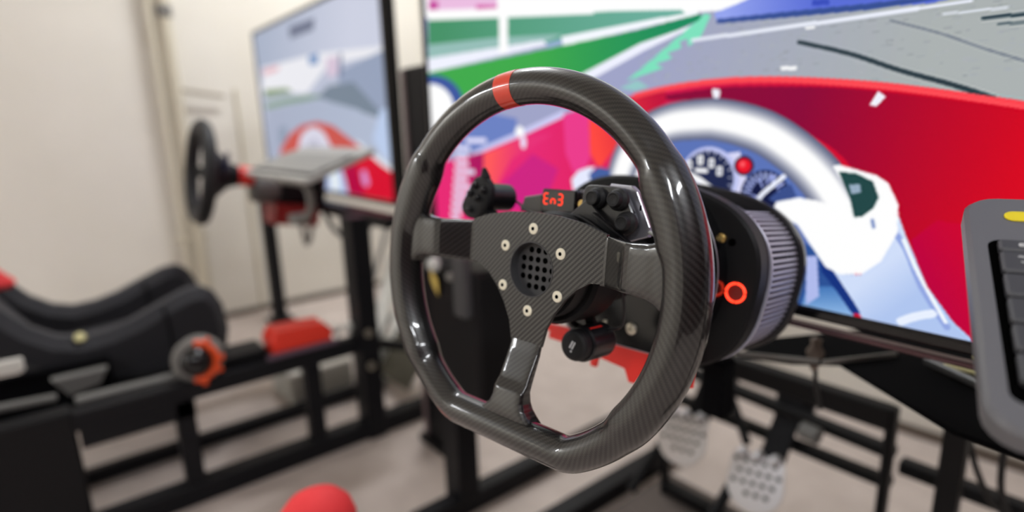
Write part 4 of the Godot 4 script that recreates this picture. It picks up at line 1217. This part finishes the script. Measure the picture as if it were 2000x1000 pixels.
func build_near_rig() -> void:
	var f := thing("rig_frame", "black metal frame of the near rig under the large monitor", "rig frame", "", T(-0.4, 0, -0.7))
	var V := func(x: float, y: float, z: float) -> Vector3: return Vector3(x + 0.4, y, z + 0.7)
	obj("upright", MB.new().bar(V.call(-1.105, 0.0, -0.70), V.call(-1.105, 0.66, -0.70), 0.070, 0.060), M.frame, f)
	obj("upright", MB.new().bar(V.call(0.30, 0.0, -0.70), V.call(0.30, 0.66, -0.70), 0.070, 0.060), M.frame, f)
	obj("crossbar", MB.new().bar(V.call(-1.10, 0.603, -0.745), V.call(-0.44, 0.603, -0.745), 0.050, 0.040), M.matte, f)
	obj("base_rail", MB.new().bar(V.call(-1.09, 0.028, -0.55), V.call(-1.09, 0.028, -1.45), 0.048, 0.050), M.frame, f)
	obj("base_rail", MB.new().bar(V.call(-0.89, 0.024, -0.35), V.call(-0.89, 0.024, -1.30), 0.052, 0.046), M.frame, f)
	obj("base_rail", MB.new().bar(V.call(0.29, 0.028, -0.35), V.call(0.29, 0.028, -1.45), 0.052, 0.046), M.frame, f)
	obj("wheel_deck", MB.new().slab(Transform3D(Basis(Vector3(1, 0, 0), Vector3(0, 0, -1), Vector3(0, 1, 0)), V.call(0, 0.655, 0)), pv([0.0669, 0.5524, 0.0774, 0.5796, 0.0992, 0.6532, 0.0954, 0.6946, 0.0562, 0.7557, -0.0339, 0.7199, -0.0182, 0.6228]), -0.015, 0.0, 0.002), M.matte, f)
	obj("deck_post", MB.new().bar(V.call(-0.375, 0.575, -0.632), V.call(-0.375, 0.652, -0.632), 0.030, 0.03), M.matte, f)
	# tall slim post between the two monitors
	var p := thing("monitor_post", "tall black post standing between the two monitors", "post", "", T(-1.40, 0, -0.83))
	obj("column", MB.new().box(T(0, 0.56, 0), Vector3(0.12, 1.09, 0.060), 0.004), M.frame, p)
	obj("lit_face_strip", MB.new().box(T(-0.046, 0.56, 0.033), Vector3(0.018, 1.08, 0.008), 0.002), mat(C(120, 104, 106), 0.45), p)  # the post's lit left face, put in as a lighter coloured strip
	obj("foot", MB.new().box(T(0, 0.012, 0), Vector3(0.14, 0.024, 0.10), 0.004), M.black, p)
	# arm and plates towards the keyboard
	var a := thing("support_arm", "wide flat black arm running from under the large monitor to the keyboard", "arm")
	obj("plate", MB.new().slab(Transform3D(Basis(Vector3(1, 0, 0), Vector3(0, 0, -1), Vector3(0, 1, 0)), Vector3(0, 0.640, 0)), pv([-0.3826, 0.6884, -0.3228, 0.7147, -0.2794, 0.7541, -0.1364, 0.6627, -0.0661, 0.6546, 0.0435, 0.6696, 0.0678, 0.9505, -0.1093, 0.9803, -0.1792, 0.9864, -0.3028, 0.9168, -0.3832, 0.7709]), -0.006, 0.0, 0.002), M.matte, a)
	obj("tray", MB.new().slab(Transform3D(Basis(Vector3(1.0840, 0.0000, -0.3839), Vector3(-0.3510, 0.4659, -0.9911), Vector3(0.1555, 1.0514, 0.4392)), Vector3(-0.0851, 0.8730, -0.4473)), pv([0.02, -0.12, 0.37, -0.12, 0.37, 0.02, 0.02, 0.02]), -0.0240, -0.0174, 0.001), M.matte, a)
	obj("tray_post", MB.new().bar(Vector3(0.06, 0.63, -0.53), Vector3(0.06, 0.835, -0.53), 0.04, 0.04), M.matte, a)
	obj("highlight_strip", MB.new().bar(Vector3(-0.2056, 0.6500, -0.8133), Vector3(-0.1029, 0.6500, -0.7540), 0.006, 0.010, 0.002), mat(C(92, 92, 92), 0.4), a)  # highlights on the black arm, put in as thin grey bars
	obj("highlight_strip", MB.new().bar(Vector3(-0.3765, 0.6450, -0.6773), Vector3(-0.2932, 0.6450, -0.7269), 0.004, 0.006, 0.001), M.grey, a)
	obj("highlight_strip", MB.new().bar(Vector3(-0.2893, 0.6450, -0.7264), Vector3(-0.2372, 0.6450, -0.8210), 0.004, 0.006, 0.001), M.grey, a)
	obj("pale_strip", MB.new().bar(Vector3(-0.1843, 0.6520, -0.8065), Vector3(-0.1321, 0.6520, -0.8079), 0.016, 0.006, 0.002), M.cream, a, "pale strip on the arm beneath the monitor")
	obj("pale_block", MB.new().box(Transform3D(Basis(), Vector3(-0.1518, 0.6650, -0.8372)), Vector3(0.022, 0.014, 0.012), 0.002), M.cream, a)
	obj("hanging_knob", MB.new().lathe(Transform3D(Basis(), Vector3(-0.3085, 0.6420, -0.7503)), [Vector2(0.004, -0.02), Vector2(0.010, -0.004), Vector2(0.011, 0.006), Vector2(0.006, 0.014), Vector2(0.007, 0.022), Vector2(0.0, 0.026)], 16, true), mat(C(112, 98, 88), 0.5), a)
	obj("hanging_wire", MB.new().tube(I, [Vector3(-0.3094, 0.6350, -0.7537), Vector3(-0.3246, 0.5797, -0.8000), Vector3(-0.3153, 0.5439, -0.8000)], 0.003, 8), M.rubber, a)
	for q in [[Vector3(-0.2062, 0.4296, -1.1133), Vector3(-0.1970, 0.3825, -1.1240), Vector3(-0.1782, 0.3151, -1.1558), Vector3(-0.1551, 0.2624, -1.1984)], [Vector3(-0.1608, 0.4348, -1.1227), Vector3(-0.1611, 0.3909, -1.1227), Vector3(-0.1586, 0.3379, -1.1394), Vector3(-0.1466, 0.2828, -1.1671)]]:
		obj("cable", MB.new().tube(I, smooth_path(q), 0.0052, 8), M.rubber, a)
	# pedals
	var pf := thing("pedal_stand", "black open frame of bars that carries the pedals of the near rig", "pedal frame", "", T(-0.5, 0, -1.15))
	var W := func(x: float, y: float, z: float) -> Vector3: return Vector3(x + 0.5, y, z + 1.15)
	obj("bar", MB.new().bar(W.call(-0.80, 0.415, -1.12), W.call(-0.318, 0.412, -1.12), 0.03, 0.046), M.black, pf)
	obj("bar", MB.new().bar(W.call(-0.80, 0.345, -1.16), W.call(-0.318, 0.325, -1.16), 0.03, 0.022), M.black, pf)
	obj("bar", MB.new().bar(W.call(-0.80, 0.262, -1.16), W.call(-0.318, 0.262, -1.16), 0.03, 0.020), M.black, pf)
	obj("bar", MB.new().bar(W.call(-0.80, 0.03, -1.12), W.call(-0.318, 0.03, -1.12), 0.03, 0.03), M.black, pf)
	for x in [-0.80, -0.318]:
		obj("post", MB.new().bar(W.call(x, 0.0, -1.12), W.call(x, 0.435, -1.12), 0.016, 0.024), M.black, pf)
	obj("far_bar", MB.new().bar(W.call(-0.318, 0.285, -1.20), W.call(-0.10, 0.285, -1.20), 0.03, 0.028), M.black, pf)
	obj("thick_post", MB.new().bar(W.call(-0.215, 0.0, -1.08), W.call(-0.215, 0.64, -1.08), 0.032, 0.032), M.black, pf)
	obj("heel_block", MB.new().box(Transform3D(Basis(), W.call(-0.36, 0.085, -1.05)), Vector3(0.075, 0.12, 0.10), 0.006), M.frame, pf)
	obj("floor_block", MB.new().box(Transform3D(Basis(), W.call(-0.26, 0.04, -1.0)), Vector3(0.12, 0.08, 0.12), 0.006), M.black, pf)
	obj("grey_clamp", MB.new().lathe(along(W.call(-0.445, 0.335, -1.10), Vector3(1, 0, 0.1)), [Vector2(0.0, -0.02), Vector2(0.017, -0.02), Vector2(0.017, 0.014), Vector2(0, 0.014)], 18), M.slider, pf)
	for k in 2:
		var x: float = [-0.532, -0.712][k]
		var y: float = [0.205, 0.230][k]
		var lab: String = ["perforated steel pedal low in the middle of the black pedal frame", "perforated steel pedal just right of the carbon wheel's lower edge"][k]
		var pd := thing("pedal", lab, "pedal", "steel pedals of the near rig", Transform3D(Basis.from_euler(Vector3(deg_to_rad(-28), deg_to_rad(18), 0)), Vector3(x, y, -1.06)))
		var plate := PackedVector2Array()
		for q in [[-0.052, 0.042], [-0.046, 0.052], [0.046, 0.052], [0.052, 0.042]]:
			plate.append(Vector2(q[0], q[1]))
		for i in 15:
			var an := -PI * i / 14.0
			plate.append(Vector2(cos(an) * 0.056, -0.010 + sin(an) * 0.056))
		var pm := obj("plate", MB.new().slab(I, plate, -0.006, 0.0, 0.001, true), M.steel, pd)
		for iy in 4:
			for ix in range(-2, 3):
				if iy == 3 and absi(ix) > 1: continue
				obj("hole", MB.new().lathe(Transform3D(Basis(Vector3.RIGHT, PI / 2), Vector3(ix * 0.019 + (0.0095 if iy % 2 else 0.0) - 0.0045, 0.036 - iy * 0.022, 0.0)), [Vector2(0.0055, -0.001), Vector2(0.0055, 0.0004), Vector2(0, 0.0004)], 14), mat(C(60, 58, 56), 0.7) if k == 0 and iy == 0 and ix == -2 else M.frame, pm)
		for ix in [-0.032, 0.0, 0.034]:
			obj("round_stud", MB.new().lathe(Transform3D(Basis(Vector3.RIGHT, PI / 2), Vector3(ix, 0.050, 0.0)), [Vector2(0.012, -0.006), Vector2(0.012, 0.004), Vector2(0.008, 0.008), Vector2(0, 0.009)], 16, true), M.steel, pm)
		obj("lever", MB.new().bar(Vector3(0.02, 0.03, -0.016), Vector3(0.06, 0.235, -0.03), 0.050, 0.018, 0.003, Vector3(0, 0, 1)), M.frame, pd)
		obj("lever_block", MB.new().box(Transform3D(Basis(), Vector3(0.052, 0.165, -0.05)), Vector3(0.075, 0.09, 0.06), 0.006), M.black, pd)
		obj("push_rod", rod(MB.new(), Vector3(-0.03, 0.07, -0.02), Vector3(-0.11, 0.20, -0.10), 0.010), M.black, pd)
		obj("heel_strut", rod(MB.new(), Vector3(-0.04, 0.0, -0.03), Vector3(-0.09, -0.15, 0.02), 0.012), M.black, pd)
	var fm := thing("floor_mat", "dark brownish grey mat on the floor under the pedals", "mat")
	obj("mat", MB.new().slab(Transform3D(Basis(Vector3(1, 0, 0), Vector3(0, 0, -1), Vector3(0, 1, 0)), Vector3.ZERO), pv([-0.845, 0.62, -0.845, 1.20, -0.34, 1.20, -0.34, 0.62]), 0.0, 0.010, 0.003), M.mat, fm)
	# black box with yellow label behind the left side of the wheel
	var eb := thing("equipment_box", "black equipment box with a yellow label, behind the left side of the carbon wheel", "box", "", T(-1.02, 0, -0.655))
	obj("body", MB.new().box(T(0.062, 0.51, 0.0), Vector3(0.175, 0.33, 0.10), 0.008), M.black, eb)
	obj("bracket", MB.new().box(T(0.115, 0.645, 0.058), Vector3(0.042, 0.12, 0.02), 0.003), M.cap, eb)
	obj("yellow_label", MB.new().slab(Transform3D(Basis(Vector3(0.88, -0.42, 0.2).normalized(), Vector3(0.30, 0.9, 0.2).normalized(), Vector3(0, 0, 1)), Vector3(0.006, 0.634, 0.054)), pv([-0.023, -0.019, 0.023, -0.019, 0.023, 0.019, -0.023, 0.019]), 0.0, 0.002, 0.0004), M.label, eb)
	obj("pale_cap", MB.new().lathe(along(Vector3(0.006, 0.670, 0.052), Vector3(0.3, 0.3, 1)), [Vector2(0.016, 0), Vector2(0.013, 0.01), Vector2(0.0, 0.014)], 16, true), M.pale, eb)
	obj("pale_cap", MB.new().lathe(along(Vector3(0.066, 0.655, 0.052), Vector3(0.3, 0.3, 1)), [Vector2(0.010, 0), Vector2(0.009, 0.005), Vector2(0.0, 0.007)], 16, true), M.grey, eb)
	# red knob on its lever
	var kb := Vector3(-0.7249, 0.4352, -0.2190)
	var sh := thing("shift_lever", "rounded red knob of a lever, cut off by the bottom edge of the photo", "lever", "", Transform3D(Basis(), kb))
	obj("knob", MB.new().lathe(Transform3D(Basis(Vector3(0,0,1), 0.12), Vector3.ZERO), [Vector2(0.0, -0.055), Vector2(0.03, -0.052), Vector2(0.049, -0.034), Vector2(0.053, -0.012), Vector2(0.047, 0.008), Vector2(0.034, 0.022), Vector2(0.017, 0.030), Vector2(0.0, 0.032)], 36, true), M.red_cloth, sh)
	obj("shaft", MB.new().bar(Vector3(0, -0.05, 0), Vector3(0, -kb.y + 0.02, 0), 0.024, 0.024), M.black, sh)
	obj("foot", MB.new().box(T(0, -kb.y + 0.012, 0), Vector3(0.16, 0.024, 0.16), 0.004), M.black, sh)

const ORANGE_TURN := 110.0

func _ready() -> void:
	# camera, surroundings, exposure, lights
	var cam := Camera3D.new()
	cam.name = "camera"
	cam.rotation_order = EULER_ORDER_YXZ
	cam.rotation = Vector3(deg_to_rad(-12.85), deg_to_rad(51.4), deg_to_rad(-1.75))
	cam.position = Vector3(0, 0.95, 0)
	var at := CameraAttributesPhysical.new()
	at.frustum_focal_length = 27.12
	at.frustum_focus_distance = 0.425
	at.frustum_near = 0.02
	at.frustum_far = 60.0
	at.exposure_aperture = 2.7
	cam.attributes = at
	cam.fov = 47.74
	cam.near = 0.02
	cam.far = 60.0
	add_child(cam)
	cam.current = true
	var we := WorldEnvironment.new()
	we.name = "surroundings"
	var env := Environment.new()
	env.background_mode = Environment.BG_COLOR
	env.background_color = Color(0.02, 0.02, 0.02)
	env.tonemap_mode = Environment.TONE_MAPPER_LINEAR
	env.tonemap_exposure = 1.0
	env.sdfgi_enabled = true
	env.ssao_enabled = true
	env.ssil_enabled = true
	we.environment = env
	add_child(we)
	make_materials()
	ceiling_fixture(-2.2, -1.3, 1.0, 0.16, "long ceiling light above the far monitor")
	ceiling_fixture(-2.9, 2.65, 1.0, 0.16, "hanging light in the far back corner of the room", 2.25)
	ceiling_fixture(1.9, 0.3, 1.5, 0.16, "long ceiling light right of the near rig")
	ceiling_fixture(1.2, 2.6, 1.5, 0.16, "long ceiling light in the back right of the room")
	# the room, then the large things, then the small ones
	build_room()
	build_monitor("monitor", "large monitor close behind the carbon wheel, showing a red race car's cockpit", Vector3(-1.0780, 0.7374, -0.6550), 1.3450, 0.7566, 0.013, main_picture(), 1.0, true)
	build_monitor("monitor", "monitor of the far rig, left of the tall black post", Vector3(-2.9895, 0.7156, -0.8760), 1.2895, 0.6767, 0.016, left_picture(), 0.9, false)
	build_near_rig()
	build_left_rig()
	build_wheel_base()
	build_wheel()
	build_keyboard(Transform3D(Basis(Vector3(1.0840, 0.0000, -0.3839), Vector3(-0.3510, 0.4659, -0.9911), Vector3(0.1555, 1.0514, 0.4392)), Vector3(-0.0851, 0.8730, -0.4473)), "dark grey keyboard with a yellow sticker at the right edge of the photo", true, M.key_body, M.key)
	build_keyboard(Transform3D(Basis(Vector3(1.1993, 0.0000, -0.0419), Vector3(-0.0396, 0.3907, -1.1339), Vector3(0.0136, 1.1346, 0.3904)), Vector3(-1.9511, 0.8839, -0.6395)), "grey keyboard on an arm in front of the far monitor", false, M.pale_case, M.pale_key)
